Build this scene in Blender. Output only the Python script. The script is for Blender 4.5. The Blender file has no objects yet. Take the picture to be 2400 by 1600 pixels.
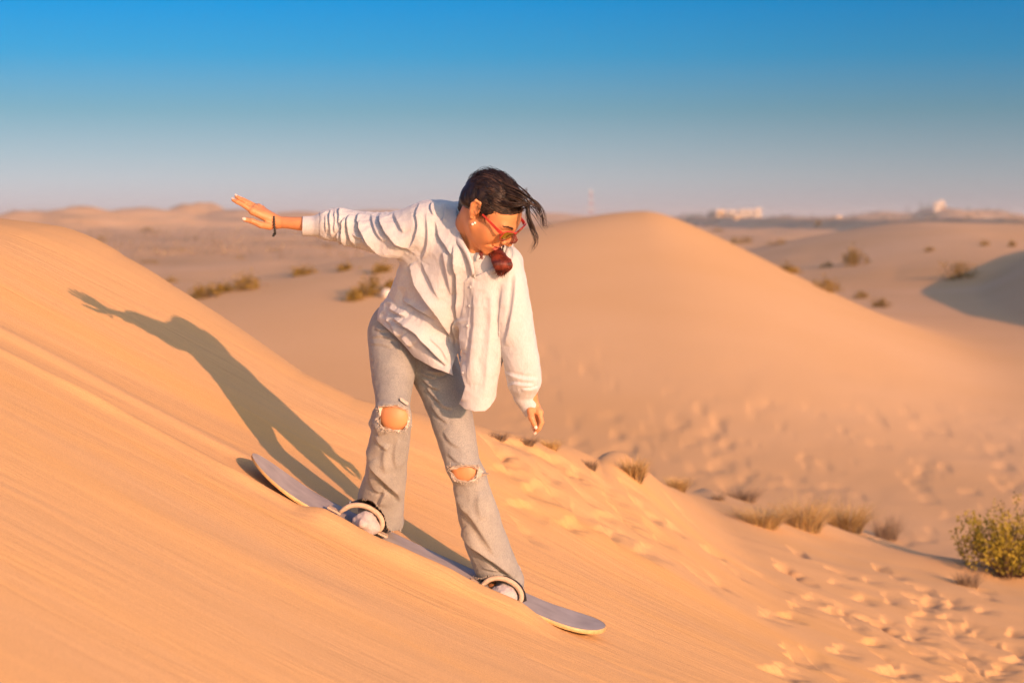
import bpy, bmesh, math, random
import numpy as np
from mathutils import Vector, Matrix

random.seed(7)
RNG = np.random.default_rng(7)
scene = bpy.context.scene
COL = scene.collection

# ------------------------------------------------------------------ camera
FPX = 4666.7                      # 70 mm lens on a 36 mm sensor, in 2400-px units
PITCH = math.atan(295.0 / FPX)    # the horizon sits 295 px above the middle
Y0 = 6.4                          # distance of the rider
cam_data = bpy.data.cameras.new('camera')
cam = bpy.data.objects.new('camera', cam_data)
COL.objects.link(cam)
cam.location = (0, 0, 0)
cam.rotation_euler = (math.pi / 2 - PITCH, 0, 0)
cam_data.sensor_width = 36.0
cam_data.lens = 70.0
cam_data.clip_start = 0.05
cam_data.clip_end = 12000.0
cam_data.dof.use_dof = True
cam_data.dof.focus_distance = 6.35
cam_data.dof.aperture_fstop = 3.4
cam_data.dof.aperture_blades = 9
scene.camera = cam

# ------------------------------------------------------------------ sun and sky
SUN_AZ = math.radians(34.0)       # the sun stands behind the camera, to its right
SUN_EL = math.radians(13.5)
SUN_DIR = Vector((math.sin(SUN_AZ) * math.cos(SUN_EL), -math.cos(SUN_AZ) * math.cos(SUN_EL), math.sin(SUN_EL)))
sun_data = bpy.data.lights.new('sun', 'SUN')
sun_data.energy = 3.35
sun_data.color = (1.0, 0.53, 0.31)
sun_data.angle = math.radians(0.55)
sun = bpy.data.objects.new('sun', sun_data)
COL.objects.link(sun)
sun.location = SUN_DIR * 60
sun.rotation_euler = SUN_DIR.to_track_quat('Z', 'Y').to_euler()

world = bpy.data.worlds.new('World')
scene.world = world
world.use_nodes = True
wn, wl = world.node_tree.nodes, world.node_tree.links
wn.clear()
w_out = wn.new('ShaderNodeOutputWorld')
w_bg = wn.new('ShaderNodeBackground')
w_sky = wn.new('ShaderNodeTexSky')
w_sky.sky_type = 'NISHITA'
w_sky.sun_disc = False
w_sky.sun_elevation = SUN_EL
w_sky.sun_rotation = math.pi - SUN_AZ
w_sky.air_density = 1.0
w_sky.dust_density = 1.0
w_sky.ozone_density = 1.5
w_geo = wn.new('ShaderNodeTexCoord')
w_sep = wn.new('ShaderNodeSeparateXYZ')
wl.new(w_geo.outputs['Generated'], w_sep.inputs[0])
w_ramp = wn.new('ShaderNodeValToRGB')
# colour of the sky by height above the horizon (the sine of the elevation)
cr = w_ramp.color_ramp
cr.interpolation = 'LINEAR'
SKY_STOPS = [(0.00, (0.480, 0.450, 0.475)), (0.008, (0.470, 0.455, 0.480)), (0.018, (0.425, 0.470, 0.505)), (0.030, (0.330, 0.435, 0.495)),
             (0.052, (0.165, 0.355, 0.460)), (0.080, (0.035, 0.310, 0.575)), (0.106, (0.002, 0.270, 0.620)),
             (0.20, (0.075, 0.225, 0.560)), (0.40, (0.170, 0.220, 0.500)), (1.0, (0.160, 0.180, 0.420))]
SKY_EXPOSURE = 0.8
SKY_STOPS = [(p, tuple(q / 2 ** SKY_EXPOSURE for q in c)) for p, c in SKY_STOPS]
while len(cr.elements) > 1:
    cr.elements.remove(cr.elements[-1])
for i, (p, c) in enumerate(SKY_STOPS):
    e = cr.elements[0] if i == 0 else cr.elements.new(p)
    e.position = p
    e.color = (*c, 1)
wl.new(w_sep.outputs['Z'], w_ramp.inputs['Fac'])
# the sky is paler opposite the sun (left of the picture)
w_dot = wn.new('ShaderNodeVectorMath'); w_dot.operation = 'DOT_PRODUCT'
wl.new(w_geo.outputs['Generated'], w_dot.inputs[0])
w_dot.inputs[1].default_value = (-math.sin(math.radians(30)), math.cos(math.radians(30)), 0.0)
w_mr = wn.new('ShaderNodeMapRange')
w_mr.interpolation_type = 'SMOOTHSTEP'
w_mr.inputs['From Min'].default_value = 0.70
w_mr.inputs['From Max'].default_value = 1.0
w_mr.inputs['To Min'].default_value = 0.82
w_mr.inputs['To Max'].default_value = 1.28
wl.new(w_dot.outputs['Value'], w_mr.inputs['Value'])
w_mul = wn.new('ShaderNodeVectorMath'); w_mul.operation = 'SCALE'
wl.new(w_ramp.outputs['Color'], w_mul.inputs[0])
wl.new(w_mr.outputs['Result'], w_mul.inputs['Scale'])
SKY_STRENGTH = 0.13
w_up = wn.new('ShaderNodeVectorMath'); w_up.operation = 'SCALE'
w_up.inputs['Scale'].default_value = 1.0 / SKY_STRENGTH
wl.new(w_mul.outputs[0], w_up.inputs[0])
w_mix = wn.new('ShaderNodeMix'); w_mix.data_type = 'RGBA'
# towards the sun, behind the camera, the plain physical sky with its glow; away from it the graded sky of the picture
w_side = wn.new('ShaderNodeMapRange')
w_side.interpolation_type = 'SMOOTHSTEP'
w_side.inputs['From Min'].default_value = -0.75
w_side.inputs['From Max'].default_value = 0.60
wl.new(w_dot.outputs['Value'], w_side.inputs['Value'])
wl.new(w_side.outputs['Result'], w_mix.inputs['Factor'])
wl.new(w_sky.outputs['Color'], w_mix.inputs['A'])
wl.new(w_up.outputs[0], w_mix.inputs['B'])
wl.new(w_mix.outputs['Result'], w_bg.inputs['Color'])
w_bg.inputs['Strength'].default_value = SKY_STRENGTH
wl.new(w_bg.outputs[0], w_out.inputs[0])

scene.view_settings.view_transform = 'Standard'
scene.view_settings.look = 'None'
scene.view_settings.gamma = 1.0
scene.view_settings.use_curve_mapping = False
scene.view_settings.exposure = SKY_EXPOSURE
scene.render.engine = 'CYCLES'
scene.cycles.use_denoising = True
scene.cycles.max_bounces = 8
scene.cycles.diffuse_bounces = 3
scene.cycles.transparent_max_bounces = 12
scene.cycles.sample_clamp_indirect = 8.0

# ------------------------------------------------------------------ helpers
_CP, _SP = math.cos(PITCH), math.sin(PITCH)
def P(px, py, Y):
    """World point seen at pixel (px, py) of the 2400-px photograph, Y metres ahead."""
    cx, cy = (px - 1200.0) / FPX, (800.0 - py) / FPX
    dx, dy, dz = cx, _CP + cy * _SP, -_SP + cy * _CP
    s = Y / dy
    return np.array((dx * s, Y, dz * s))

def tag(o, label=None, cat=None, group=None, kind=None):
    if label: o['label'] = label
    if cat: o['category'] = cat
    if group: o['group'] = group
    if kind: o['kind'] = kind
    return o

def empty(name, loc=(0, 0, 0), parent=None):
    o = bpy.data.objects.new(name, None)
    COL.objects.link(o)
    o.location = loc
    o.empty_display_size = 0.1
    if parent: o.parent = parent
    return o

def mesh_obj(name, verts, faces, mat, parent=None, smooth=True, loc=None):
    """Links a mesh given in world coordinates; under a parent it is moved into the parent's frame."""
    verts = np.asarray(verts, dtype=np.float64).reshape(-1, 3)
    off = np.zeros(3)
    if parent is not None:
        pr = parent
        while pr is not None:
            off += np.array(pr.location); pr = pr.parent
    elif loc is not None:
        off = np.array(loc)
    me = bpy.data.meshes.new(name)
    v = verts - off
    if isinstance(faces, np.ndarray):
        nf, k = faces.shape
        me.vertices.add(len(v)); me.vertices.foreach_set('co', v.astype(np.float32).ravel())
        me.loops.add(nf * k); me.loops.foreach_set('vertex_index', faces.astype(np.int32).ravel())
        me.polygons.add(nf)
        me.polygons.foreach_set('loop_start', np.arange(0, nf * k, k, dtype=np.int32))
        me.update(calc_edges=True)
    else:
        me.from_pydata([tuple(p) for p in v], [], [tuple(f) for f in faces])
        me.update()
    if smooth:
        me.polygons.foreach_set('use_smooth', np.ones(len(me.polygons), dtype=bool))
    if mat is not None:
        me.materials.append(mat)
    o = bpy.data.objects.new(name, me)
    COL.objects.link(o)
    if parent is not None: o.parent = parent
    elif loc is not None: o.location = loc
    return o

def smax(a, b, k):
    return 0.5 * (a + b + np.sqrt((a - b) ** 2 + k * k))
def smin(a, b, k):
    return 0.5 * (a + b - np.sqrt((a - b) ** 2 + k * k))
def sstep(a, b, x):
    t = np.clip((x - a) / (b - a), 0, 1)
    return t * t * (3 - 2 * t)

def _hash(ix, iy, iz, seed):
    h = (ix.astype(np.int64) * 374761393 + iy.astype(np.int64) * 668265263 + iz.astype(np.int64) * 2147483647 + seed * 974634) & 0xFFFFFFFF
    h = ((h ^ (h >> 13)) * 1274126177) & 0xFFFFFFFF
    h = h ^ (h >> 16)
    return (h & 0xFFFFFF).astype(np.float64) / float(0xFFFFFF) * 2 - 1

def vnoise(x, y, z=None, seed=0):
    """Smooth value noise in [-1, 1]."""
    x = np.asarray(x, float); y = np.asarray(y, float)
    z = np.zeros_like(x) if z is None else np.asarray(z, float)
    ix, iy, iz = np.floor(x), np.floor(y), np.floor(z)
    fx, fy, fz = x - ix, y - iy, z - iz
    ix, iy, iz = ix.astype(np.int64), iy.astype(np.int64), iz.astype(np.int64)
    ux, uy, uz = [f * f * f * (f * (f * 6 - 15) + 10) for f in (fx, fy, fz)]
    r = 0
    for a in (0, 1):
        for b in (0, 1):
            for c in (0, 1):
                w = (ux if a else 1 - ux) * (uy if b else 1 - uy) * (uz if c else 1 - uz)
                r = r + w * _hash(ix + a, iy + b, iz + c, seed)
    return r

def fbm(x, y, z=None, octs=4, seed=0, gain=0.5):
    r, amp = 0, 1.0
    x = np.asarray(x, float); y = np.asarray(y, float)
    for o in range(octs):
        r = r + amp * vnoise(x, y, z, seed + o * 17)
        x, y = x * 2.03 + 5.2, y * 2.03 + 1.3
        if z is not None: z = z * 2.03 + 2.7
        amp *= gain
    return r

# ------------------------------------------------------------------ materials
def new_mat(name):
    m = bpy.data.materials.new(name)
    m.use_nodes = True
    nt = m.node_tree
    b = nt.nodes['Principled BSDF']
    return m, nt, b

def plain_mat(name, color, rough=0.7, spec=0.3, metallic=0.0, var=0.0, scale=20.0, bump=0.0, bscale=200.0):
    m, nt, b = new_mat(name)
    b.inputs['Roughness'].default_value = rough
    b.inputs['Specular IOR Level'].default_value = spec
    b.inputs['Metallic'].default_value = metallic
    b.inputs['Base Color'].default_value = (*color, 1)
    if var or bump:
        tc = nt.nodes.new('ShaderNodeTexCoord')
    if var:
        n = nt.nodes.new('ShaderNodeTexNoise')
        n.inputs['Scale'].default_value = scale
        n.inputs['Detail'].default_value = 5
        nt.links.new(tc.outputs['Object'], n.inputs['Vector'])
        r = nt.nodes.new('ShaderNodeValToRGB')
        r.color_ramp.elements[0].position = 0.3
        r.color_ramp.elements[1].position = 0.7
        r.color_ramp.elements[0].color = (*[c * (1 - var) for c in color], 1)
        r.color_ramp.elements[1].color = (*[min(1, c * (1 + var)) for c in color], 1)
        nt.links.new(n.outputs['Fac'], r.inputs['Fac'])
        nt.links.new(r.outputs['Color'], b.inputs['Base Color'])
    if bump:
        n2 = nt.nodes.new('ShaderNodeTexNoise')
        n2.inputs['Scale'].default_value = bscale
        n2.inputs['Detail'].default_value = 4
        nt.links.new(tc.outputs['Object'], n2.inputs['Vector'])
        bp = nt.nodes.new('ShaderNodeBump')
        bp.inputs['Strength'].default_value = bump
        bp.inputs['Distance'].default_value = 0.01
        nt.links.new(n2.outputs['Fac'], bp.inputs['Height'])
        nt.links.new(bp.outputs[0], b.inputs['Normal'])
    return m
# ------------------------------------------------------------------ the ground
# near dune: a sand slope that falls to the right, rolls over behind the rider and levels out on the right
BM = P(1000, 1312, Y0)                       # middle of the board
SL_A, SL_B = 0.49, 0.03
CREST_X = np.array([-30, -6, -3.2, -2.49, -2.17, -1.97, -1.69, -1.47, -1.16, -0.89, -0.66, -0.37, -0.09, 0.16, 0.43, 0.75, 1.05, 1.41, 1.79, 2.25, 2.66, 2.95, 3.29, 6.0, 30.0])
CREST_Y = np.array([13, 10.8, 9.9, 9.6, 9.25, 9.15, 8.75, 8.59, 8.45, 8.33, 8.35, 8.56, 8.86, 9.35, 10.0, 11.9, 13.7, 15.2, 15.2, 15.0, 14.5, 13.9, 13.6, 14.6, 16.6])

def near_surface(x, y):
    dx = x - BM[0]
    pl = BM[2] - SL_A * dx + 0.07 * (np.sqrt(dx * dx + 0.25) - 0.5) + SL_B * (y - Y0)
    left = sstep(1.3, -0.5, x)                               # behind the rider's back the slope bowls upward
    pl = pl + left * 0.055 * np.maximum(np.minimum(y, 10.5) - 6.2, 0) ** 2 - (1 - left) * 0.035 * (y - Y0)
    pl = smin(pl, 0.07, 0.22)               # the top of the dune levels off
    fl = -2.30 + 0.02 * (y - 10) + 0.05 * vnoise(x * 0.5, y * 0.35, seed=3)
    pl = smax(pl, fl, 0.35)
    return pl

def plain(x, y):
    r = np.hypot(x, y)
    z = -2.75 - 0.35 * sstep(30, 120, r) - 1.0 * sstep(150, 900, r)
    z = z - 0.075 * smax(38.0 - r, 0 * r, 6.0)                 # the valley floor dips towards the near dune
    z = z + 0.05 * vnoise(x * 0.12, y * 0.10, seed=11) * sstep(14, 40, r)
    z = z + 0.22 * fbm(x * 0.05, y * 0.03, octs=3, seed=21) * sstep(40, 110, r)
    z = z + 0.45 * fbm(x * 0.012, y * 0.006, octs=3, seed=31) * sstep(200, 700, r)
    return z

def cone(x, y, xp, yp, h, lxm, lxp, lyf, lyb, rnd=0.07):
    dx, dy = x - xp, y - yp
    lx = np.where(dx > 0, lxp, lxm)
    ly = np.where(dy > 0, lyb, lyf)
    r = np.sqrt((dx / lx) ** 2 + (dy / ly) ** 2 + rnd * rnd) - rnd
    return h * (1 - r)

def far_surface(x, y):
    base = plain(x, y)
    z = base
    # middle dune
    pk = P(1500, 500, 42.0)
    wob = 0.25 * vnoise(x * 0.25, y * 0.16, seed=41)
    d1 = cone(x, y, pk[0] + 0.03 * (y - 42), 42.0, 2.98 + wob * 0.3, 13.0, 5.7, 13.5, 13.0, 0.12) - 3.05
    z = smax(z, d1, 0.45)
    # low swell to its left
    d1b = cone(x, y, -8.5, 43.0, 1.25, 12.0, 10.5, 15.0, 12.0, 0.2) - 3.0
    z = smax(z, d1b, 0.5)
    # broad dune on the right, further back
    p2 = P(2160, 517, 112.0)
    d2 = cone(x, y, p2[0], 112.0, 3.0, 12.5, 40.0, 48.0, 26.0, 0.22) - 3.5
    z = smax(z, d2, 0.5)
    # dune at the right edge with its slip face in shade
    ys = np.array([20, 34, 40, 44, 48, 55, 61.6, 67, 72, 80, 95, 130])
    xb = np.array([33, 13.0, 11.2, 11.0, 11.5, 12.5, 13.8, 15.1, 16.3, 18.2, 24.0, 60])
    base_x = np.interp(y, ys, xb)
    d3 = smin(0.52 * (x - base_x), 2.6 - 0.05 * (x - base_x), 0.2) - 3.1
    z = smax(z, d3, 0.12)
    # far hills
    for (px, py, Y, sx, sy) in ((388, 580, 150, 4.5, 9), (190, 487, 420, 12, 40), (60, 496, 400, 9, 40), (330, 488, 470, 16, 50), (440, 478, 520, 9, 40),
                                (480, 473, 540, 8, 40), (560, 492, 520, 20, 50), (900, 492, 600, 24, 60), (700, 497, 560, 20, 60),
                                (2205, 485, 760, 12, 60), (2300, 493, 760, 22, 60), (2080, 497, 800, 24, 60), (1250, 500, 700, 40, 80)):
        p = P(px, py, Y)
        hz = p[2] + 4.4
        z = smax(z, -4.4 + hz * np.exp(-((x - p[0]) / sx) ** 2 - ((y - Y) / sy) ** 2), 0.35)
    return z

def rolloff(x, y):
    t = y - np.interp(x, CREST_X, CREST_Y)
    return 0.66 * 0.5 * (np.sqrt(t * t + 0.25 + 0.75 * sstep(-0.2, 1.4, x)) + t)

def ground_z(x, y):
    x = np.asarray(x, float); y = np.asarray(y, float)
    n = near_surface(x, y) - rolloff(x, y)
    f = far_surface(x, y)
    return smax(n, f, 0.10)

HUMMOCKS = []
# footprints: dark holes in the sand, given where they lie
def ground_hit(px, py, lo=3.0, hi=60.0):
    Ys = np.exp(np.linspace(math.log(lo), math.log(hi), 3000))
    q = P(px, py, 1.0)
    zz = ground_z(q[0] * Ys, Ys) + (hummocks(q[0] * Ys, Ys) if HUMMOCKS else 0)
    k = np.argmax(zz >= q[2] * Ys)
    return np.array((q[0] * Ys[k], Ys[k], zz[k]))

FOOT = []
for X, Y in ((145,250),(235,350),(285,495),(680,400),(830,500),(525,650),(655,635),(870,650),(875,845),(1130,985),(1400,775),(1680,795),
             (1470,840),(1240,805),(400,965),(1265,885),(1145,690),(1655,960),(1545,1030),(1100,610),(1290,610),(620,480),(380,270)):
    FOOT.append((1130 + X / 3.618, 980 + Y / 3.618))
for X, Y in ((100,590),(270,455),(455,465),(300,705),(650,705),(1150,845),(1120,700),(1065,795),(1355,815),(1210,955),(1140,1000),(1085,1055),
             (1320,1020),(1400,1020),(1525,860),(1580,785),(1640,960),(1830,905),(1985,990),(1830,1045),(2070,1095),(1980,1140),(1780,1165),
             (1900,1250),(2040,1310),(2200,1190),(2320,1140),(2090,1295),(2150,1385),(1720,1120),(1540,1185),(1620,1070),(2260,1330),
             (1560,1090),(1450,1100),(1800,1250),(2330,1240),(2200,1290),(2030,1210),(760,800),(950,850),(600,850),(1340,870),(1500,960)):
    FOOT.append((1400 + X / 2.352, 1000 + Y / 2.352))
_r = np.random.default_rng(5)
for k in range(44):
    FOOT.append((1700 + 700 * _r.random() ** 0.6, 1340 + 290 * _r.random()))
for k in range(12):
    FOOT.append((1250 + 700 * _r.random(), 1060 + 330 * _r.random()))
FOOT_PTS = [ground_hit(px, py) for px, py in FOOT]

def slope_detail(x, y):
    """Wind and slide streaks on the near dune, hummocks and prints on the flat, in metres."""
    near = sstep(15, 11, y)
    s = x + 0.35 * y
    t = y - 0.35 * x + 0.22 * vnoise(x * 0.7, y * 0.7, seed=51) + 0.05 * vnoise(x * 2.6, y * 2.6, seed=55)
    z = near * (0.006 * vnoise(s * 0.45, t * 1.6, seed=52) + 0.0022 * vnoise(s * 0.9, t * 5.5, seed=53)
                + 0.0007 * vnoise(s * 2.2, t * 20.0, seed=54) * sstep(9.5, 7, y))
    # lumpy, trodden sand where the slope levels out
    flat = sstep(0.6, 2.4, x - 0.05 * (y - 8)) * sstep(40, 18, y) * sstep(5, 7, y)
    z = z + flat * (0.010 * fbm(x * 1.3, y * 1.1, octs=3, seed=61))
    val = sstep(17, 19.5, y) * sstep(32, 25, y + 2.5 * vnoise(x * 0.3, y * 0.2, seed=73))
    pit = np.minimum(fbm(x * 3.6, y * 2.2, octs=2, seed=71) + 0.25, 0)
    z = z + val * sstep(-5, 2, x - 0.02 * y) * (0.032 * pit + 0.008 * fbm(x * 1.0, y * 0.7, octs=2, seed=72))
    mid = sstep(45, 70, y) * sstep(260, 140, y)
    z = z + mid * (0.13 * np.abs(fbm(x * 0.22, y * 0.10, octs=3, seed=81)) * (1 - 0.8 * np.exp(-((x - 22) / 14) ** 2)))
    far = sstep(140, 220, y)
    z = z + far * 0.35 * np.abs(fbm(x * 0.06, y * 0.03, octs=3, seed=82))
    return z

def footprints(x, y):
    z = np.zeros_like(x)
    m = (y > 7) & (y < 17) & (np.abs(x) < 6)
    xs, ys = x[m], y[m]
    acc = np.zeros_like(xs)
    r = np.random.default_rng(9)
    for (fx, fy, fz) in FOOT_PTS:
        a = r.uniform(-0.6, 0.6) + math.pi / 2
        L, W, D = r.uniform(0.09, 0.16), r.uniform(0.045, 0.075), r.uniform(0.014, 0.030)
        dx, dy = xs - fx, ys - fy
        k = (np.abs(dx) < 0.5) & (np.abs(dy) < 0.5)
        a -= math.pi / 2
        u = (dy[k] * math.cos(a) - dx[k] * math.sin(a)) / L
        v = -(dx[k] * math.cos(a) + dy[k] * math.sin(a)) / W       # +1 at the left rim
        v = v + 0.35 * vnoise(xs[k] * 18, ys[k] * 18, seed=66)
        # trodden hollow: a long slumped side towards the light, a short steep far rim
        acc[k] += -D * np.exp(-np.abs(u) ** 2.6) * sstep(-1.3, 0.75, v) * (1 - sstep(0.78, 1.12, v))
    z[m] = acc
    return z

def board_bank(x, y):
    """Sand pushed up over the near edge of the board."""
    s = (x - BM[0])
    near_edge = Y0 - 0.105
    w = sstep(-0.42, -0.30, s) * sstep(0.44, 0.30, s)
    d = y - near_edge
    up = 0.042 * np.exp(-(np.minimum(d + 0.045, 0) / 0.12) ** 2) * np.exp(-(np.maximum(d + 0.045, 0) / 0.035) ** 2)
    out = w * up * (1 + 0.3 * vnoise(x * 9, y * 9, seed=91))
    # trail uphill of the board: a smoothed groove with a low bank on its near side
    wt = sstep(-2.3, -1.3, s) * sstep(-0.25, -0.6, s)
    c = Y0 + 0.02 * vnoise(x * 1.5, y * 0, seed=92)
    dd = y - c
    out = out + wt * (0.016 * np.exp(-((dd + 0.17) / 0.055) ** 2) * (1 + 0.4 * vnoise(x * 6, y * 9, seed=93)) - 0.009 * np.exp(-(dd / 0.11) ** 4) + 0.006 * np.exp(-((dd - 0.16) / 0.05) ** 2))
    return out

def hummocks(x, y):
    z = np.zeros_like(x)
    for (hx, hy, hh, rx, ry) in HUMMOCKS:
        z += hh * np.exp(-((x - hx) / rx) ** 2 - ((y - hy) / ry) ** 2)
    return z
_h = []
for px, py, hh, rx, ry in ((1880, 1236, .075, .42, .35), (1790, 1228, .04, .28, .3), (1990, 1250, .04, .3, .3), (2330, 1345, .07, .5, .4), (1500, 1120, .02, .22, .3)):
    q = ground_hit(px, py, 6.5, 17); _h.append((q[0], q[1], hh, rx, ry))
HUMMOCKS = _h

def ground_full(x, y):
    return hummocks(x, y) + ground_z(x, y) + slope_detail(x, y) + footprints(x, y) + board_bank(x, y)
# == mesh
def build_ground():
    ys = [0.35]
    while ys[-1] < 5200:
        Y = ys[-1]
        if Y < 3.0: d = 0.06
        else: d = min(max(0.011, 0.00028 * Y * Y), 0.03 * Y)
        ys.append(Y + d)
    R = np.array(ys)
    a_in = np.radians(np.linspace(-16.6, 16.6, 720))
    k = np.linspace(0, 1, 72)[1:]
    a_out = np.radians(16.6 + (180 - 16.6) * k ** 1.6)
    A = np.concatenate([-a_out[::-1][1:], a_in, a_out])   # last column closes the circle
    A = np.concatenate([[-math.pi], A[A > -math.pi + 1e-6]])
    rr, aa = np.meshgrid(R, A, indexing='ij')
    # inside the view the rows are straight (constant distance), outside they bend round
    x = rr * np.sin(aa); y = rr * np.cos(aa)
    wide = np.abs(aa) <= math.radians(16.6)
    x = np.where(wide, rr * np.tan(aa), x)
    y = np.where(wide, rr, y)
    edge = math.radians(16.6)
    f = 1.0 / math.cos(edge)
    blend = sstep(edge, edge + 0.35, np.abs(aa))
    sc = np.where(wide, 1.0, f + (1 - f) * blend)
    x = np.where(wide, x, x * sc); y = np.where(wide, y, y * sc)
    z = ground_full(x, y)
    n, m = x.shape
    V = np.stack([x, y, z], -1).reshape(-1, 3)
    idx = np.arange(n * m).reshape(n, m)
    F = np.stack([idx[:-1, :-1], idx[:-1, 1:], idx[1:, 1:], idx[1:, :-1]], -1).reshape(-1, 4)[:, ::-1]
    # round cap under the camera
    c = len(V)
    V = np.vstack([V, [[0, 0, ground_z(np.array([0.0]), np.array([0.0]))[0]]]])
    me_v = V
    o = mesh_obj('sand_ground', me_v, F, MAT_SAND)
    bm = None
    tag(o, 'orange desert sand with smooth dunes and scattered footprints', None, None, 'structure')
    return o

def sand_material():
    m, nt, b = new_mat('sand')
    L = nt.links.new
    b.inputs['Roughness'].default_value = 0.9
    b.inputs['Specular IOR Level'].default_value = 0.15
    geo = nt.nodes.new('ShaderNodeNewGeometry')
    sep = nt.nodes.new('ShaderNodeSeparateXYZ'); L(geo.outputs['Position'], sep.inputs[0])
    def mapped(rot, scale):
        mp = nt.nodes.new('ShaderNodeMapping')
        mp.inputs['Rotation'].default_value = (0, 0, rot)
        mp.inputs['Scale'].default_value = scale
        L(geo.outputs['Position'], mp.inputs['Vector'])
        return mp
    def noise(mp, scale, det=4, rough=0.55, dist=0.0):
        n = nt.nodes.new('ShaderNodeTexNoise')
        n.inputs['Scale'].default_value = scale; n.inputs['Detail'].default_value = det
        n.inputs['Roughness'].default_value = rough; n.inputs['Distortion'].default_value = dist
        L(mp.outputs[0], n.inputs['Vector'])
        return n
    def ramp(n, stops):
        r = nt.nodes.new('ShaderNodeValToRGB')
        while len(r.color_ramp.elements) > 1: r.color_ramp.elements.remove(r.color_ramp.elements[-1])
        for i, (p, c) in enumerate(stops):
            e = r.color_ramp.elements[0] if i == 0 else r.color_ramp.elements.new(p)
            e.position = p; e.color = (*c, 1)
        L(n.outputs['Fac'], r.inputs['Fac'])
        return r
    def mixc(a, bb, fac):
        x = nt.nodes.new('ShaderNodeMix'); x.data_type = 'RGBA'
        if isinstance(fac, float): x.inputs['Factor'].default_value = fac
        else: L(fac, x.inputs['Factor'])
        for s, v in (('A', a), ('B', bb)):
            if isinstance(v, tuple): x.inputs[s].default_value = (*v, 1)
            else: L(v, x.inputs[s])
        return x.outputs['Result']
    streak = mapped(-0.34, (0.32, 2.2, 0.3))
    n1 = noise(streak, 1.0, 6, 0.62, 0.6)
    c1 = ramp(n1, [(0.30, SAND_DULL), (0.52, SAND_MID), (0.72, SAND_RICH)])
    plainm = mapped(0, (1, 1, 1))
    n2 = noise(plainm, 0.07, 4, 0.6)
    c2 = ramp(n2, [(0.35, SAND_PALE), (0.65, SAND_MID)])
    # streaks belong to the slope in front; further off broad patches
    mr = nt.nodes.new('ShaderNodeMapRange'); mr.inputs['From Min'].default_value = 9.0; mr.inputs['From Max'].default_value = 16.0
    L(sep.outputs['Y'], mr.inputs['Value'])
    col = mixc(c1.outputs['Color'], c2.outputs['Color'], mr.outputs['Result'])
    # sparse low scrub and gravel darken the far plain
    n3 = noise(mapped(0, (0.05, 0.022, 1)), 1.0, 6, 0.65)
    r3 = ramp(n3, [(0.46, (0, 0, 0)), (0.66, (1, 1, 1))])
    mf = nt.nodes.new('ShaderNodeMapRange'); mf.inputs['From Min'].default_value = 60.0; mf.inputs['From Max'].default_value = 180.0
    mf.inputs['To Max'].default_value = 0.75
    L(sep.outputs['Y'], mf.inputs['Value'])
    mm = nt.nodes.new('ShaderNodeMath'); mm.operation = 'MULTIPLY'
    L(r3.outputs['Color'], mm.inputs[0]); L(mf.outputs['Result'], mm.inputs[1])
    col = mixc(col, SAND_SCRUB, mm.outputs[0])
    # grains
    n4 = noise(plainm, 420.0, 2, 0.5)
    r4 = ramp(n4, [(0.25, (0.80, 0.80, 0.80)), (0.75, (1.18, 1.18, 1.18))])
    mu = nt.nodes.new('ShaderNodeMix'); mu.data_type = 'RGBA'; mu.blend_type = 'MULTIPLY'; mu.inputs['Factor'].default_value = 1.0
    L(col, mu.inputs['A']); L(r4.outputs['Color'], mu.inputs['B'])
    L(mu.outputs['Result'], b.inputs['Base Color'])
    # fine relief
    n5 = noise(mapped(-0.34, (1.6, 11.0, 1.6)), 1.0, 6, 0.62, 0.5)
    n6 = noise(plainm, 160.0, 3, 0.6)
    nm = noise(mapped(0.2, (0.5, 0.9, 0.5)), 1.0, 3, 0.5)
    rm = ramp(nm, [(0.36, (0.08, 0.08, 0.08)), (0.64, (0.50, 0.50, 0.50))])
    bp1 = nt.nodes.new('ShaderNodeBump'); L(rm.outputs['Color'], bp1.inputs['Strength']); bp1.inputs['Distance'].default_value = 0.02
    L(n5.outputs['Fac'], bp1.inputs['Height'])
    bp2 = nt.nodes.new('ShaderNodeBump'); bp2.inputs['Strength'].default_value = 0.35; bp2.inputs['Distance'].default_value = 0.003
    L(n6.outputs['Fac'], bp2.inputs['Height']); L(bp1.outputs[0], bp2.inputs['Normal'])
    L(bp2.outputs[0], b.inputs['Normal'])
    return m

SAND_MID = (0.72, 0.415, 0.175)
SAND_DULL = (0.68, 0.405, 0.190)
SAND_PALE = (0.80, 0.490, 0.245)  # paler than the slope: brightness put into the colour of the weakly lit flats
SAND_RICH = (0.76, 0.420, 0.145)
SAND_SCRUB = (0.36, 0.25, 0.15)
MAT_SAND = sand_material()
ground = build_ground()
# ------------------------------------------------------------------ sculpting with distance fields
def W(px, py, dy):
    return P(px, py, Y0 + dy)

def proj(v):
    """World -> photograph pixels."""
    f = v[:, 1] * _CP - v[:, 2] * _SP
    u = v[:, 1] * _SP + v[:, 2] * _CP
    return np.stack([1200 + FPX * v[:, 0] / f, 800 - FPX * u / f], 1)

def s_cone(p, a, b, ra, rb):
    """Round cone between two spheres (good for limbs)."""
    a = np.asarray(a, float); b = np.asarray(b, float)
    ba = b - a
    l2 = ba @ ba; rr = ra - rb; a2 = l2 - rr * rr; il2 = 1.0 / l2
    pa = p - a
    y = pa @ ba; z = y - l2
    xv = pa * l2 - np.outer(y, ba)
    x2 = (xv * xv).sum(1)
    y2 = y * y * l2; z2 = z * z * l2
    k = np.sign(rr) * rr * rr * x2
    d = (np.sqrt(np.maximum(x2 * a2 * il2, 0)) + y * rr) * il2 - ra
    m1 = np.sign(z) * a2 * z2 > k
    m2 = np.sign(y) * a2 * y2 < k
    d = np.where(m2, np.sqrt(x2 + y2) * il2 - ra, d)
    d = np.where(m1, np.sqrt(x2 + z2) * il2 - rb, d)
    return d

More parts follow.
